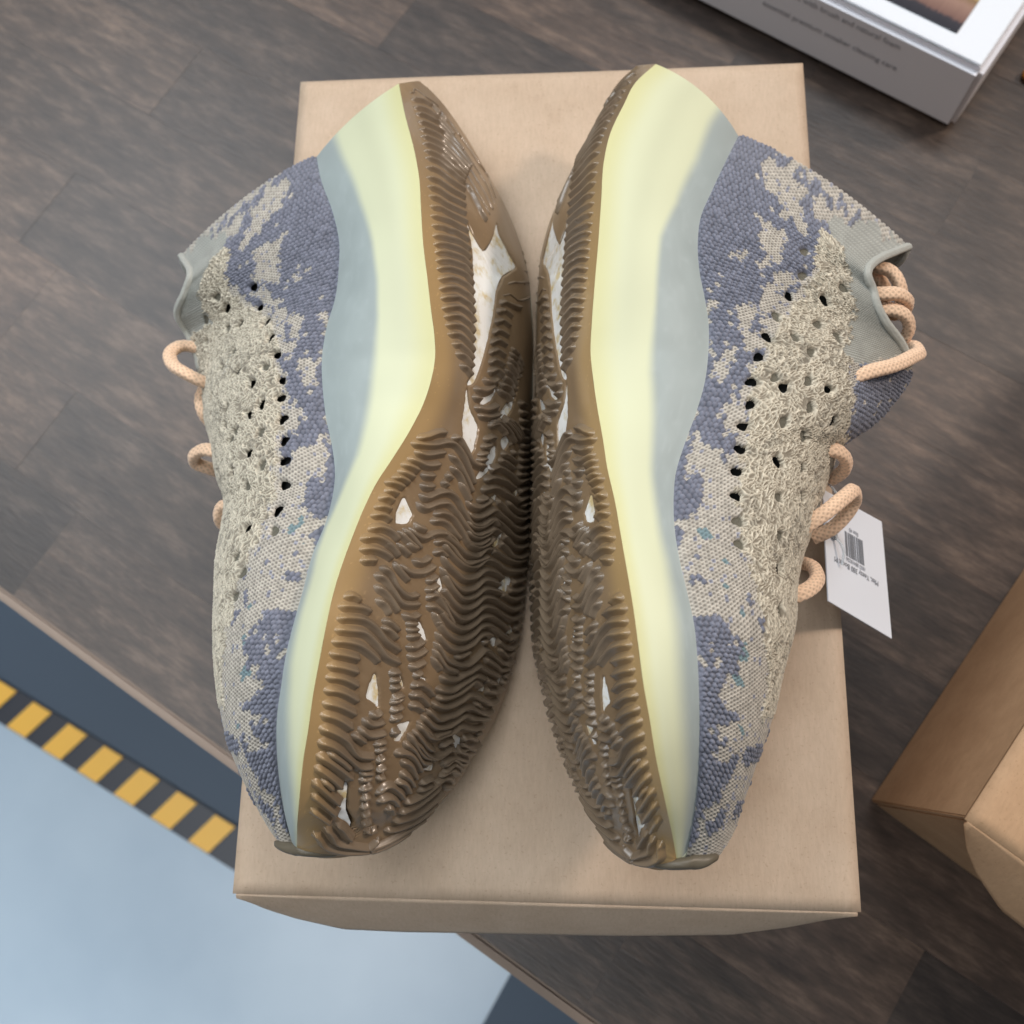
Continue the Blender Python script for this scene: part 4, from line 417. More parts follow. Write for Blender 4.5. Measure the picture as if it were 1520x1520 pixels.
MIDLINE = {'L': [[0.005,0.07,0.122,0.192,0.245,0.301,0.354,0.389,0.449,0.492,0.539,0.586,0.644,0.703,0.766,0.82,0.868,0.925,0.968],[0.736,0.667,0.629,0.509,0.459,0.434,0.459,0.472,0.478,0.522,0.692,0.887,0.755,0.799,0.748,0.591,0.44,0.226,0.038]],'R': [[0.018,0.075,0.144,0.202,0.265,0.322,0.394,0.461,0.523,0.569,0.631,0.693,0.755,0.828,0.9,0.957],[0.711,0.755,0.723,0.579,0.522,0.491,0.484,0.553,0.616,0.667,0.717,0.66,0.629,0.616,0.629,0.566]]}
# ---- shoe surface maths (numpy) ----
def spl(P, k, tq):
    """non-uniform Catmull-Rom through P at parameters k, sampled at tq"""
    P=np.asarray(P,float); k=np.asarray(k,float)
    m=np.zeros_like(P); d=(P[1:]-P[:-1])/(k[1:]-k[:-1])[:,None]
    h=k[1:]-k[:-1]
    m[1:-1]=(d[:-1]*h[1:,None]+d[1:]*h[:-1,None])/(h[1:]+h[:-1])[:,None]
    m[0]=d[0]; m[-1]=d[-1]
    tq=np.clip(tq,k[0],k[-1]); i=np.clip(np.searchsorted(k,tq,side='right')-1,0,len(k)-2)
    hh=h[i][:,None]; u=((tq-k[i])/h[i])[:,None]
    return (P[i]*(2*u**3-3*u*u+1)+m[i]*hh*(u**3-2*u*u+u)+P[i+1]*(3*u*u-2*u**3)+m[i+1]*hh*(u**3-u*u))
def sst(e0,e1,x):
    u=np.clip((x-e0)/(e1-e0),0,1); return u*u*(3-2*u)
def unit(v): return v/np.maximum(np.linalg.norm(v,axis=-1,keepdims=True),1e-12)
class ShoeGeo:
    def __init__(s, d, sgn):
        s.d=d; s.sgn=sgn            # sgn=-1: upper points to -x, +1: to +x
        s.W=np.array(d['vW']); s.U=np.array(d['vU']); s.F=np.array(d['vF'])
        s.ctr=np.array(d['ctr'])
    def cur(s,n,t):
        c=np.array(s.d[n]); return spl(c[:,1:],c[:,0],t)
    def ends(s,t): return np.clip(np.minimum(t/.06,(1-t)/.06),0,1)
    def patch(s,P,Q,t,v,bulge,ref,asym=1.0):
        """ruled patch P(t)->Q(t), bulged along the outward normal (ref gives the side)"""
        ch=Q-P; mid=(P+Q)/2
        tan=np.gradient(mid,axis=0); tan[0]=tan[1]*.6+tan[0]*.4
        n=unit(np.cross(tan,ch)); sg=np.sign(np.sum(n*ref,-1,keepdims=True)); sg[sg==0]=1
        n=n*np.sign(np.median(sg))
        for _ in range(6): n[1:-1]=(n[:-2]+n[1:-1]+n[2:])/3
        n=unit(n)
        L=np.linalg.norm(ch,axis=1)
        vv=v[None,:]
        prof=4*(vv**asym)*(1-vv**asym)
        return P[:,None]+ch[:,None]*vv[...,None]+n[:,None]*((bulge*L)[:,None]*prof)[...,None]
    def sole(s,t,v):
        A=s.cur('A',t);D=s.cur('D',t)
        return s.patch(A,D,t,v,.075*s.ends(t)**.5*np.ones_like(t),-s.U)
    def wall(s,t,v):
        A=s.cur('A',t);B=s.cur('B',t)
        return s.patch(A,B,t,v,(.045 if s.sgn<0 else .085)*(1-sst(.02,.16,t))+.09*sst(.02,.16,t)-.04*sst(.3,.6,t),s.W)
    def mirror(s,P): return P-2*((P-s.ctr)@s.W)[...,None]*s.W
    def Bm(s,t):
        v=s.cur('B',t)-s.cur('A',t); m=s.cur('D',t)+v-2*(v@s.W)[:,None]*s.W; e=sst(0,.09,np.minimum(t,1-t))[:,None]; return m*e+s.cur('B',t)*(1-e)
    def wall2(s,t,v):
        return s.patch(s.cur('D',t),s.Bm(t),t,v,.06*np.ones_like(t),-s.W)
    def bulU(s,t): return .05+.13*sst(.15,.5,t)-.03*sst(.85,1,t)
    def upper(s,t,v):
        return s.patch(s.cur('B',t),s.cur('U',t),t,v,s.bulU(t),s.W+.3*s.U,.85)
    def Um(s,t):
        U=s.cur('U',t); o=np.interp(t,s.d['open'][0],s.d['open'][1])
        R=U-2*o[:,None]*s.W
        k=np.array(s.d['tab']); w=(1-sst(k[-1,0],k[-1,0]+.06,t))[:,None]
        return R*(1-w)+spl(k[:,1:],k[:,0],t)*w
    def upper2(s,t,v):
        return s.patch(s.Bm(t),s.Um(t),t,v,s.bulU(t),-s.W+.3*s.U,.85)

# ------------------------------------------------------------------ sneakers
def hash2(i, j, k=0):
    x = np.sin(i * 127.1 + j * 311.7 + k * 74.7) * 43758.5453
    return x - np.floor(x)
def vnoise(x, y, k=0):
    i = np.floor(x); j = np.floor(y); u = x - i; v = y - j
    u = u * u * (3 - 2 * u); v = v * v * (3 - 2 * v)
    return (hash2(i, j, k) * (1 - u) + hash2(i + 1, j, k) * u) * (1 - v) + (hash2(i, j + 1, k) * (1 - u) + hash2(i + 1, j + 1, k) * u) * v
def in_poly(px, py, poly):
    P = np.array(poly, float) / 1000.0
    ins = np.zeros(px.shape, bool)
    lo = P.min(0); hi = P.max(0)
    sel = (px >= lo[0]) & (px <= hi[0]) & (py >= lo[1]) & (py <= hi[1])
    x = px[sel]; y = py[sel]; r = np.zeros(x.shape, bool)
    for a in range(len(P)):
        x0, y0 = P[a]; x1, y1 = P[(a + 1) % len(P)]
        if y0 == y1: continue
        c = ((y0 > y) != (y1 > y)) & (x < (x1 - x0) * (y - y0) / (y1 - y0) + x0)
        r ^= c
    ins[sel] = r
    return ins
def in_any(px, py, polys):
    m = np.zeros(px.shape, bool)
    for p in polys: m |= in_poly(px, py, p)
    return m
def normals(P):
    n = np.cross(np.gradient(P, axis=0), np.gradient(P, axis=1)); return unit(n)
def clamp_lid(V):
    """what lies over the lid rests on it"""
    V = V.copy()
    on = (np.abs(V[..., 0]) < BW / 2 + 0.001) & (np.abs(V[..., 1]) < BL / 2 + 0.001)
    V[..., 2] = np.where(on, np.maximum(V[..., 2], HB + 0.0006), V[..., 2])
    return V

BLUE_C = lin3(119, 121, 134); BEIGE_C = lin3(188, 180, 168); COARSE_C = lin3(226, 216, 195)
SOCK_C = lin3(168, 168, 160); TEAL_C = lin3(118, 138, 142); DARK_C = lin3(138, 138, 148)

def knit(S, P, tt, vv, holes, seed):
    """colour and relief of the knitted upper on a dense patch P(t,v)"""
    nt, nv = len(tt), len(vv)
    T, Vv = np.meshgrid(tt, vv, indexing='ij')
    LT = 290.0
    arc = np.zeros((nt, nv)); arc[:, 1:] = np.cumsum(np.linalg.norm(np.diff(P, axis=1), axis=2), axis=1) * 1000
    tot = arc[:, -1:]
    a = T * LT; b = arc
    # slow wander of the yarn rows
    wa = a + 0.5 * (vnoise(a / 9, b / 9, seed) - .5); wb = b + 0.5 * (vnoise(a / 9, b / 9, seed + 3) - .5)
    def zones(aa, bb):
        t_ = aa / LT; s_ = bb / np.maximum(tot, 1e-6)
        wob = 0.017 * (vnoise(aa / 3.4, bb / 3.4, 11) - .5); wob2 = 0.055 * (vnoise(aa / 3.4, bb / 3.4, 17) - .5)
        t_ = np.clip(t_ + wob, .001, .999); s_ = np.clip(s_ + wob2, .002, .999)
        blue = in_any(t_, s_, BLUE) & ~in_any(t_, s_, CUT)
        blue &= ~((vnoise(aa / 3.0, bb / 2.0, 33) > .86) & (vnoise(aa / 20, bb / 20, 35) > .42))
        # scattered single stitches near the toe and along patch borders
        blue ^= (vnoise(aa / 3.2, bb / 3.2, 29) > .93) & (t_ > .62)
        co = in_any(t_, s_, COARSE); so = in_any(t_, s_, SOCK)
        if S.sgn < 0:                                  # the left-hand shoe shows its mesh panel up to the instep
            m = (s_ > .58) & (t_ > .215) & (t_ < .75); co |= m; so &= ~m; blue &= ~m
        return blue, co, so, in_any(t_, s_, TEAL)
    # --- blue bobbles, staggered
    p, q = 2.25, 1.55
    cr_, sr_ = math.cos(.55), math.sin(.55)
    ra = wa * cr_ + wb * sr_; rb = -wa * sr_ + wb * cr_
    j = np.round(rb / q); i = np.round(ra / p - .5 * (j % 2)); cx = (i + .5 * (j % 2)) * p; cy = j * q
    jit = .5
    cx2 = cx + (hash2(i, j, 1) - .5) * jit; cy2 = cy + (hash2(i, j, 2) - .5) * jit
    ux_ = cx * cr_ - cy * sr_; uy_ = cx * sr_ + cy * cr_
    blue, coarse, sock, teal = zones(ux_ - wa + a, uy_ - wb + b)
    d2 = ((ra - cx2) / (p * .56)) ** 2 + ((rb - cy2) / (q * .62)) ** 2
    bob = np.clip(1 - d2, 0, 1) ** .6
    # --- fine knit: little Vs
    cw = 1.25; rh = 1.45
    kc = np.floor(wb / cw); fb = wb / cw - kc; fa = (wa / rh + .5 * (kc % 2)) % 1.0
    dot = np.exp(-((fa - .5) / .24) ** 2 - ((fb - .5) / .27) ** 2)
    leg = .5 + .5 * np.cos(2 * np.pi * (wa / rh + .5 * (kc % 2) - .35 * np.abs(fb - .5)))
    vst = np.clip(.55 + .45 * leg - .95 * dot, 0, 1)
    # --- coarse open yarn
    wx = wa + 1.6 * (vnoise(wa / 2.1, wb / 2.1, 41) - .5); wy = wb + 1.6 * (vnoise(wa / 2.1, wb / 2.1, 43) - .5)
    crs = np.zeros_like(wa)
    for th_, pp, sd_ in ((.5, 1.45, 1), (-.62, 1.5, 2), (1.35, 1.9, 3), (2.6, 1.6, 4)):
        s1 = np.abs(np.sin(np.pi * ((wx * math.cos(th_) + wy * math.sin(th_)) / pp + .8 * vnoise(wx / 1.7, wy / 1.7, 80 + sd_))))
        msk = sst(.25, .6, vnoise(wa / 1.9, wb / 1.9, 90 + sd_))
        crs = np.maximum(crs, np.clip(1 - s1 / .62, 0, 1) ** .7 * msk * (.75 + .25 * hash2(np.floor(wx), np.floor(wy), sd_)))
    # --- ribbed sock
    rib_ = (.5 + .5 * np.cos(2 * np.pi * wa / 1.5)) * (.55 + .45 * np.cos(2 * np.pi * (wb / 1.15 + .5 * np.floor(wa / 1.5))))
    h = np.where(blue, .05 + .85 * bob, .45 * vst); col = np.empty(P.shape)
    v1 = hash2(np.floor(wa / rh), np.floor(wb / cw), 5)[..., None]
    base = BEIGE_C * (.80 + .36 * v1)
    mixd = (hash2(np.floor(wa / rh), np.floor(wb / cw), 9) > .94)[..., None]
    base = np.where(mixd, DARK_C * (1.0 + .4 * v1), base)
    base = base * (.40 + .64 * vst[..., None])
    bc = BLUE_C * (.86 + .3 * hash2(i, j, 6)[..., None]) * (.52 + .50 * bob[..., None])  # crevices between bobbles darkened in the colour, as shade would
    col[:] = np.where(blue[..., None], bc, base)
    tc_ = teal & ~blue
    col[tc_] = (TEAL_C * (.65 + .4 * vst[..., None]))[tc_]
    cm = coarse
    # soft mix zone: coarse yarn fades into the fine knit stitch by stitch
    yarn = COARSE_C * (.80 + .32 * vnoise(wa / .8, wb / .8, 51)[..., None])
    gap = lin3(136, 127, 112)
    cc = gap * (1 - crs[..., None]) + yarn * crs[..., None]
    blk = (vnoise(wa / 14, wb / 14, 57) > .62)[..., None] & (vnoise(wa / 1.4, wb / 1.4, 59) > .55)[..., None]
    cc = np.where(blk, cc * .72, cc)
    col[cm] = cc[cm]; h[cm] = (.30 + .80 * crs)[cm]
    sm = sock & ~coarse
    col[sm] = (SOCK_C * (.66 + .40 * rib_[..., None]) * (.92 + .16 * vnoise(wa / 3, wb / 3, 61)[..., None]))[sm]; h[sm] = (.40 * rib_)[sm]
    # --- eyelets
    keep = np.ones((nt, nv), bool)
    for (u, w, op) in holes:
        ti = int(np.clip(np.searchsorted(tt, u / 1000), 0, nt - 1)); vi = int(np.clip(np.searchsorted(vv, w / 1000), 0, nv - 1))
        c = P[ti, vi]
        t_lo, t_hi = max(0, ti - 40), min(nt, ti + 40)
        dd = np.linalg.norm(P[t_lo:t_hi] - c, axis=2) * 1000
        ir = np.hypot(hash2(u, w, 3), 0) * .35
        rad = (1.8 if op else 1.65) + ir
        an = np.arctan2(b[t_lo:t_hi] - b[ti, vi], a[t_lo:t_hi] - a[ti, vi])
        dd = dd * (1 + .16 * np.sin(an * 2 + u) + .10 * np.sin(an * 3 + w))
        m = np.exp(-np.maximum(dd - rad, 0) ** 2 / .5)
        h[t_lo:t_hi] = h[t_lo:t_hi] * (1 - m) + m * np.where(dd < rad, -1.0, -.25)
        if op:
            keep[t_lo:t_hi] &= ~(dd < rad * .82)
        else:
            ins = dd < rad
            col[t_lo:t_hi][ins] = lin3(98, 94, 82)
            h[t_lo:t_hi][ins] = -1.1 + .3 * vnoise(a[t_lo:t_hi] * 2, b[t_lo:t_hi] * 2, 71)[ins]
    h = h * sst(0, .015, Vv)          # lies down into the seam with the midsole
    edge = sst(0.985, 1.0, T)
    h = h * (1 - edge)
    return col, h / 1000.0, keep

def tube(name, pts, r, mat, parent, col, braid=True, close_ends=True):
    """braided cord through 3D points"""
    P = np.array(pts, float); k = np.r_[0, np.cumsum(np.linalg.norm(np.diff(P, axis=0), axis=1))]
    L = k[-1]; n = max(12, int(L / 0.00032)); q = np.linspace(0, L, n)
    C = spl(P, k, q)
    T = unit(np.gradient(C, axis=0)); up = np.array([0.3, 0.2, 1.0])
    Nn = np.zeros_like(C); x = up - T[0] * (up @ T[0]); x /= np.linalg.norm(x)
    for i_ in range(n):
        x = x - T[i_] * (x @ T[i_]); x /= np.linalg.norm(x); Nn[i_] = x
    Bn = np.cross(T, Nn)
    m = 40; th = np.linspace(0, 2 * np.pi, m, endpoint=False)
    A1 = th[None, :] * 7 + q[:, None] / 0.00036; A2 = th[None, :] * 7 - q[:, None] / 0.00036
    br = np.maximum(np.abs(np.sin(A1 / 2)), np.abs(np.sin(A2 / 2))) ** 2 if braid else np.ones((n, m))
    flat = 1 - .10 * np.cos(2 * th)[None, :] + .05 * np.cos(5 * th)[None, :]
    end = np.ones(n)
    R = r * flat * end[:, None] + .00026 * (br - .5) + .00012 * (vnoise(q[:, None] * 900 + 0 * th[None], th[None] * 3 + 0 * q[:, None], 3) - .5)
    V = C[:, None] + R[..., None] * (np.cos(th)[None, :, None] * Nn[:, None] + np.sin(th)[None, :, None] * Bn[:, None])
    cc = col * (.60 + .46 * br[..., None]) * (.94 + .12 * vnoise(q[:, None] * 3000 + 0 * th[None], th[None] * 6 + 0 * q[:, None], 5)[..., None])
    return link_mesh(name, np_mesh(name, V.reshape(-1, 3), grid_faces(n, m, wrap=True), True, cc.reshape(-1, 3)), mat, parent)

def rib_mesh(S_pt, S_n, sink, w=0.00135, hgt=0.0019):
    """one tread rib: rounded bar following a path on the sole"""
    C = S_pt; n = len(C)
    T = unit(np.gradient(C, axis=0)); B = unit(np.cross(S_n, T))
    ln = np.r_[0, np.cumsum(np.linalg.norm(np.diff(C, axis=0), axis=1))] * 1000
    e = sst(-.2, min(2.6, ln[-1] * .35), ln) ** .8 * sst(-.2, min(1.0, ln[-1] * .25), ln[-1] - ln) ** .7
    if sink is not None: e = e * (1 - sink)
    prof = [(-1.65, -.14), (-1.0, .18), (-.50, .60), (-.18, .97), (.20, 1.0), (.52, .64), (1.0, .20), (1.65, -.14)]
    rows = [C + B * (x * w * (0.65 + .35 * e))[:, None] + S_n * ((y * hgt * e if y > 0 else y * hgt) - .00045 * (1 - e) - (0 if sink is None else .0028 * sink))[:, None] for x, y in prof]
    V = np.stack(rows, 1)
    F = grid_faces(n, len(prof))
    return V, F

def build_shoe(side, label):
    left = side == 'L'
    S = ShoeGeo(DL if left else DR, -1 if left else 1)
    sd = 1 if left else 2
    base = S.cur('A', np.array([.5]))[0]
    org = np.array([base[0], base[1], HB])
    root = empty('sneaker', org)
    tag(root, label, 'sneaker', 'pair of knitted sneakers')
    loc = lambda V: np.asarray(V) - org
    flip = not left
    # ---------------- upper
    nt, nv = 1050, 330
    tt = np.linspace(0, 1, nt); vv = np.linspace(0, 1, nv)
    P = S.upper(tt, vv); nrm = normals(P)
    if np.median(nrm[nt // 2] @ S.W) < 0: nrm = -nrm
    col, h, keep = knit(S, P, tt, vv, HOLES_L if left else HOLES_R, sd * 100)
    P2 = P + nrm * h[..., None]
    F = grid_faces(nt, nv, 0, flip)
    fk = (keep[:-1, :-1] & keep[1:, :-1] & keep[:-1, 1:] & keep[1:, 1:]).reshape(-1)
    F = F[fk]
    # far side, resting on the lid
    mt_, mv_ = 220, 70
    t2 = np.linspace(0, 1, mt_); v2 = np.linspace(0, 1, mv_)
    Ph = S.upper2(t2, v2)
    Ph = clamp_lid(Ph)
    ch, hh, _ = knit(S, Ph, t2, v2, [], sd * 100 + 7)
    V = np.r_[P2.reshape(-1, 3), Ph.reshape(-1, 3)]
    C = np.r_[col.reshape(-1, 3), ch.reshape(-1, 3)]
    up = link_mesh('upper', np_mesh('upper', loc(V), np.r_[F, grid_faces(mt_, mv_, nt * nv, not flip)], True, C), M_KNIT, root)
    up['label'] = 'knitted upper in blue-grey camouflage with a coarse beige mesh panel'
    # dark sheet added behind the perforations to keep them black, standing in for shade
    tl = np.linspace(.10, .94, 150); vl = np.linspace(.10, .90, 50)
    Pl = S.upper(tl, vl); nl = normals(Pl)
    if np.median(nl[75] @ S.W) < 0: nl = -nl
    link_mesh('hole_backing', np_mesh('hole_backing', loc((Pl - nl * .0036).reshape(-1, 3)), grid_faces(150, 50, 0, flip), True, np.tile(lin3(40, 40, 38), (7500, 1))), M_KNIT, root)
    # collar rim: rolled edge round the opening
    tc = np.linspace(0.0, .30, 60)
    r1 = S.cur('U', tc); r2 = S.Um(tc)
    rim = np.r_[r1, r2[::-1]]
    ring_pts = rim[::3]
    tube('collar_rim', ring_pts - org, 0.0014, M_KNIT, root, SOCK_C * .9, braid=False)
    # ---------------- midsole
    nt3, nv3 = 420, 60
    t3 = np.linspace(0, 1, nt3); v3 = np.linspace(0, 1, nv3)
    Wl = S.wall(t3, v3); W2 = clamp_lid(S.wall2(np.linspace(0, 1, 160), np.linspace(0, 1, 24)))
    T3, V3 = np.meshgrid(t3, v3, indexing='ij')
    gl = np.interp(t3, *MIDLINE['L' if left else 'R'])[:, None]
    gw = np.interp(t3, [0, .1, .3, .5, .7, 1], [.07, .06, .035, .09, .2, .28])[:, None]
    g = sst(-1, 1, (V3 - gl) / gw)
    yel = lin3(206, 203, 154) * (1 - sst(0, .25, V3)[..., None]) + lin3(210, 212, 180) * sst(0, .25, V3)[..., None]
    yel = yel * (1 - .07 * np.exp(-((V3 - gl * .55) / .12) ** 2) * (1 - sst(.3, .45, T3)))[..., None]
    yel = yel * (.97 + .06 * vnoise(T3 * 14, V3 * 3, 5)[..., None])
    blu = lin3(160, 169, 167) * (.95 + .10 * vnoise(T3 * 40, V3 * 8, 6)[..., None])
    smudge = (vnoise(T3 * 90, V3 * 22, 8) ** 4)[..., None] * .10
    blu = blu * (1 - smudge) + lin3(205, 214, 214) * smudge
    mc = yel * (1 - g[..., None]) + blu * g[..., None]
    n1 = nt3 * nv3
    c2 = np.tile(lin3(205, 212, 190), (160 * 24, 1))
    ms = link_mesh('midsole', np_mesh('midsole', loc(np.r_[Wl.reshape(-1, 3), W2.reshape(-1, 3)]), np.r_[grid_faces(nt3, nv3, 0, flip), grid_faces(160, 24, n1, not flip)], True, np.r_[mc.reshape(-1, 3), c2]), M_MID, root)
    ms['label'] = 'frosted midsole, pale yellow below fading to blue-grey'
    # ---------------- outsole base with sunk windows
    nt4, nv4 = 620, 190
    t4 = np.linspace(0, 1, nt4); v4 = np.linspace(0, 1, nv4)
    Sb = S.sole(t4, v4); sn = normals(Sb)
    if np.median(sn[nt4 // 2] @ S.U) > 0: sn = -sn
    T4, V4 = np.meshgrid(t4, v4, indexing='ij')
    win = in_any(T4, V4, WINDOWS)
    dz = np.where(win, -.0022, 0.0)
    for _ in range(2):
        dz[1:-1, 1:-1] = (dz[:-2, 1:-1] + dz[2:, 1:-1] + dz[1:-1, :-2] + dz[1:-1, 2:] + 2 * dz[1:-1, 1:-1]) / 6
    dz += .00025 * (vnoise(T4 * 30, V4 * 10, 3) - .5)
    tipf = np.clip(np.minimum(T4 / .03, (1 - T4) / .03), 0, 1) ** .5
    Sp = clamp_lid(Sb + sn * (dz * tipf)[..., None])
    wid = np.linalg.norm(Sb[:, 0] - Sb[:, -1], axis=1)[:, None] * V4 * 1000
    am = 1 - sst(3, 13, wid)
    am = am * (sst(.06, .22, T4) * .85 + .15)
    gum = lin3(134, 112, 86) * (.92 + .16 * vnoise(T4 * 40, V4 * 14, 9)[..., None])
    amber = lin3(170, 140, 96)
    gc = gum * (1 - am[..., None]) + amber * am[..., None]
    spk = (vnoise(T4 * 320, V4 * 110, 21) > .93)[..., None]
    gc = np.where(spk, gc * 1.25, gc)
    os_ = link_mesh('outsole', np_mesh('outsole', loc(Sp.reshape(-1, 3)), grid_faces(nt4, nv4, 0, not flip), True, gc.reshape(-1, 3)), M_GUM, root)
    os_['label'] = 'translucent brown gum outsole with wavy tread ribs'
    def on_sole(uvp):
        q = np.array(uvp, float) / 1000
        fi = np.clip(q[:, 0] * (nt4 - 1), 0, nt4 - 1.001); fj = np.clip(q[:, 1] * (nv4 - 1), 0, nv4 - 1.001)
        i0 = fi.astype(int); j0 = fj.astype(int); a_ = (fi - i0)[:, None]; b_ = (fj - j0)[:, None]
        f = lambda G: G[i0, j0] * (1 - a_) * (1 - b_) + G[i0 + 1, j0] * a_ * (1 - b_) + G[i0, j0 + 1] * (1 - a_) * b_ + G[i0 + 1, j0 + 1] * a_ * b_
        return f(Sb), unit(f(sn))
    # ribs
    for ri, r in enumerate(RIBS):
        q = np.array(r, float); q = q[np.r_[True, np.any(np.diff(q, axis=0) != 0, axis=1)]]
        if len(q) < 2: continue
        k_ = np.r_[0, np.cumsum(np.hypot(np.diff(q[:, 0]) * .3, np.diff(q[:, 1]) * .1))]
        m_ = max(10, int(k_[-1] / .75))
        qq = spl(q, k_, np.linspace(0, k_[-1], m_))
        qq[:, 0] = np.clip(qq[:, 0], 5, 992); qq[:, 1] = np.clip(qq[:, 1], 15, 985)
        pt, pn = on_sole(qq)
        heel = qq[:, 0].mean() < 330
        thin = .36 if (qq[:, 0].mean() < 190 and qq[:, 1].mean() > 430) else 1.0
        if thin < 1 and ri % 2: continue
        snk = in_any(qq[:, 0] / 1000, qq[:, 1] / 1000, WINDOWS).astype(float)
        Vr, Fr = rib_mesh(pt, pn, snk, (0.00126 if not heel else 0.00112) * thin, (0.00185 if not heel else .0015) * thin)
        wr = np.interp(qq[:, 1], [0, 1000], [0, 1]) * np.interp(qq[:, 0] / 1000, t4, wid[:, -1])
        am_ = (1 - sst(3, 13, wr)) * (sst(.06, .22, qq[:, 0] / 1000) * .85 + .15)
        cr = (lin3(121, 105, 87) * (1 - am_[:, None]) + lin3(154, 127, 90) * am_[:, None]) * (.92 + .16 * hash2(ri, sd, 4))
        foot = lin3(132, 110, 84)
        crow = np.stack([foot * .5 + cr * .5 if x in (0, 7) else cr for x in range(8)], 1)
        link_mesh('tread_rib', np_mesh('tread_rib', loc(clamp_lid(Vr).reshape(-1, 3)), Fr if left else Fr[:, ::-1], True, crow.reshape(-1, 3)), M_GUM, os_)
    # white foam seen through the windows
    for wnd in WINDOWS:
        q = np.array(wnd, float); c_ = q.mean(0)
        dq = q - c_; ln = np.hypot(dq[:, 0] * .3, dq[:, 1] * .1)[:, None]
        qq = c_ + dq * (1 + .8 / np.maximum(ln, 1.0))
        qq = spl(np.r_[qq, qq[:1]], np.arange(len(qq) + 1.0), np.linspace(0, len(qq), len(qq) * 3, endpoint=False))
        pt, pn = on_sole(np.clip(qq, 0, 1000))
        pt = pt - pn * .0005
        bm = bmesh.new(); vs = [bm.verts.new(p) for p in loc(pt)]
        try: bm.faces.new(vs if left else vs[::-1])
        except ValueError: pass
        bmesh.ops.triangulate(bm, faces=bm.faces[:])
        bm_obj('foam_window', bm, M_FOAM, os_)
    # toe bumper: rubber rolled up over the toe
    tb = np.array(BUMPER['L' if left else 'R'], float) / 10000.0
    n_ = 60; kk = np.linspace(0, 1, len(tb)); C_ = spl(tb, kk, np.linspace(0, 1, n_))
    T_ = unit(np.gradient(C_, axis=0)); u_ = np.linspace(0, 1, n_)
    rad = np.interp(u_, [0, .06, .2, .4, .6, .85, 1], [.0006, .0013, .0017, .0018, .0014, .0009, .0003] if left else [.0008, .0016, .0021, .0021, .0016, .0010, .0004])
    X_ = unit(np.cross(T_, S.U)); Y_ = np.cross(X_, T_)
    th = np.linspace(0, 2 * np.pi, 20, endpoint=False)
    Vb = C_[:, None] + rad[:, None, None] * (np.cos(th)[None, :, None] * X_[:, None] * .9 + np.sin(th)[None, :, None] * Y_[:, None] * 1.1)
    link_mesh('toe_bumper', np_mesh('toe_bumper', loc(Vb.reshape(-1, 3)), grid_faces(n_, 20, wrap=True), True), M_BUMPER, os_)
    # ---------------- laces
    for pts in LACES['L' if left else 'R']:
        tube('lace_loop', np.array(pts, float) / 10000.0 - org, 0.0025, M_LACE, root, lin3(228, 193, 162))
    return root
left_shoe = build_shoe('L', 'left-hand knitted sneaker on its side, most of its brown ribbed sole showing')
right_shoe = build_shoe('R', 'right-hand knitted sneaker on its side, with the white price tag by its laces')

# ------------------------------------------------------------------ price tag hanging from the right sneaker's laces
TG = np.array(TAGQ, float) / 10000.0                 # top-left, bottom-left, bottom-right, top-right
tg = empty('price_tag', TG[1])
tag(tg, 'white price tag with a barcode hanging beside the right sneaker', 'price tag')
ux = TG[2] - TG[1]; uy = TG[0] - TG[1]; wx_, hy_ = np.linalg.norm(ux), np.linalg.norm(uy)
ex = ux / wx_; ez = np.cross(ex, uy / hy_); ez /= np.linalg.norm(ez); ey = np.cross(ez, ex)
Mt = Matrix([[ex[i], ey[i], ez[i]] for i in range(3)])
tg.rotation_euler = Mt.to_euler()
loc2 = lambda p: tuple((np.array(p) - TG[1]) @ np.stack([ex, ey, ez], 1))
pl = [loc2(p) for p in (TG[1], TG[2], TG[3], TG[0])]
pl = [(a, b, 0) for a, b, c in pl]
slab('card', pl, 0.0005, M_TAG, tg)
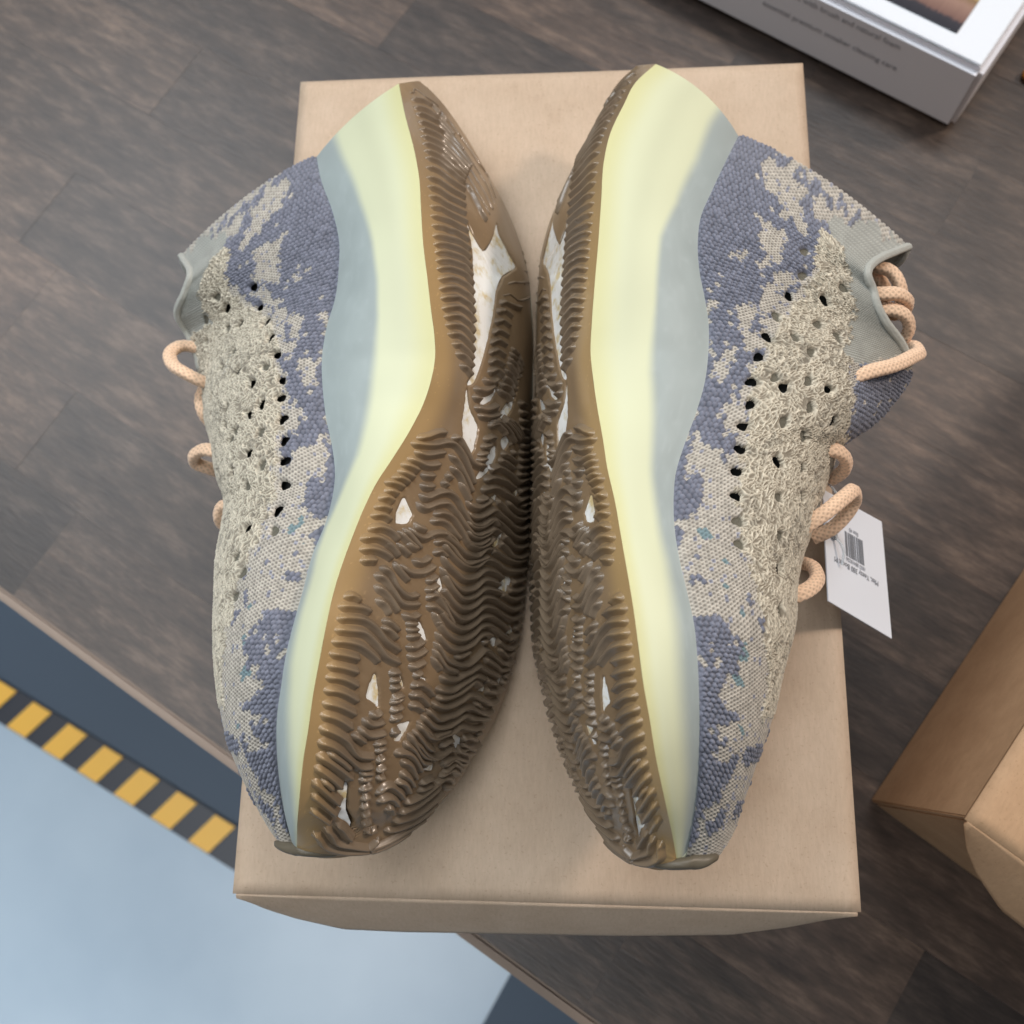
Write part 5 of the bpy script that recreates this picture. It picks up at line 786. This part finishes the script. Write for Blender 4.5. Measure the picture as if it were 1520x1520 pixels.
sh = np.array(pl[3][:2]) ; 
def tp(u, v):               # card coordinates 0..1
    p = np.array(pl[0][:2]) * (1 - u) * (1 - v) + np.array(pl[1][:2]) * u * (1 - v) + np.array(pl[2][:2]) * u * v + np.array(pl[3][:2]) * (1 - u) * v
    return p
bars = [1,1,2,1,1,3,1,1,1,2,2,1,1,1,3,1,2,1,1,2,1,1,1,3,1,1,2,2,1,1,1,1,2,1,3,1,1,1,2,1]
tot_ = sum(bars); acc = 0
for bi, bwid in enumerate(bars):
    if bi % 2 == 0:
        u0 = .32 + .30 * acc / tot_; u1 = .32 + .30 * (acc + bwid * .9) / tot_
        slab('barcode_bar', [(*tp(u0, .50), .0002), (*tp(u1, .50), .0002), (*tp(u1, .72), .0002), (*tp(u0, .72), .0002)], 0.0001, M_DARKINK, tg)
    acc += bwid
ba = math.atan2(*(tp(1, .4) - tp(0, .4))[::-1])
def tag_text(body, size, u, v, mat):
    text_obj('printed_line', body, size, mat, tg, (*tp(u, v), .0002), (0, 0, ba + math.pi), 'LEFT')
tag_text('1033 88410236', 0.0022, .63, .485, M_GREYINK)
tag_text('Mist, Yeezy 380 Boost M', 0.0031, .84, .43, M_DARKINK)
tag_text('Size 45', 0.0024, .55, .765, M_GREYINK)
c_ = tp(.12, .62)
bm = bmesh.new(); bmesh.ops.create_cone(bm, cap_ends=True, segments=20, radius1=.0022, radius2=.0022, depth=.0004, matrix=Matrix.Translation((c_[0], c_[1], .0006)))
bm_obj('punch_hole', bm, mat_plain('tag_hole', lin(120, 126, 132), .6), tg)
tube('plastic_barb', [(c_[0], c_[1], .0008), (c_[0] + .003, c_[1] - .006, .003), (c_[0] + .005, c_[1] - .011, .0012)], .00045, M_PLASTIC, tg, lin3(215, 222, 228), braid=False)
tube('tag_string', [(c_[0], c_[1], .0007), (c_[0] - .004, c_[1] + .004, .004), (c_[0] - .006, c_[1] + .012, .006), (c_[0] - .010, c_[1] + .017, .004)], .0004, M_PLASTIC, tg, lin3(215, 222, 228), braid=False)
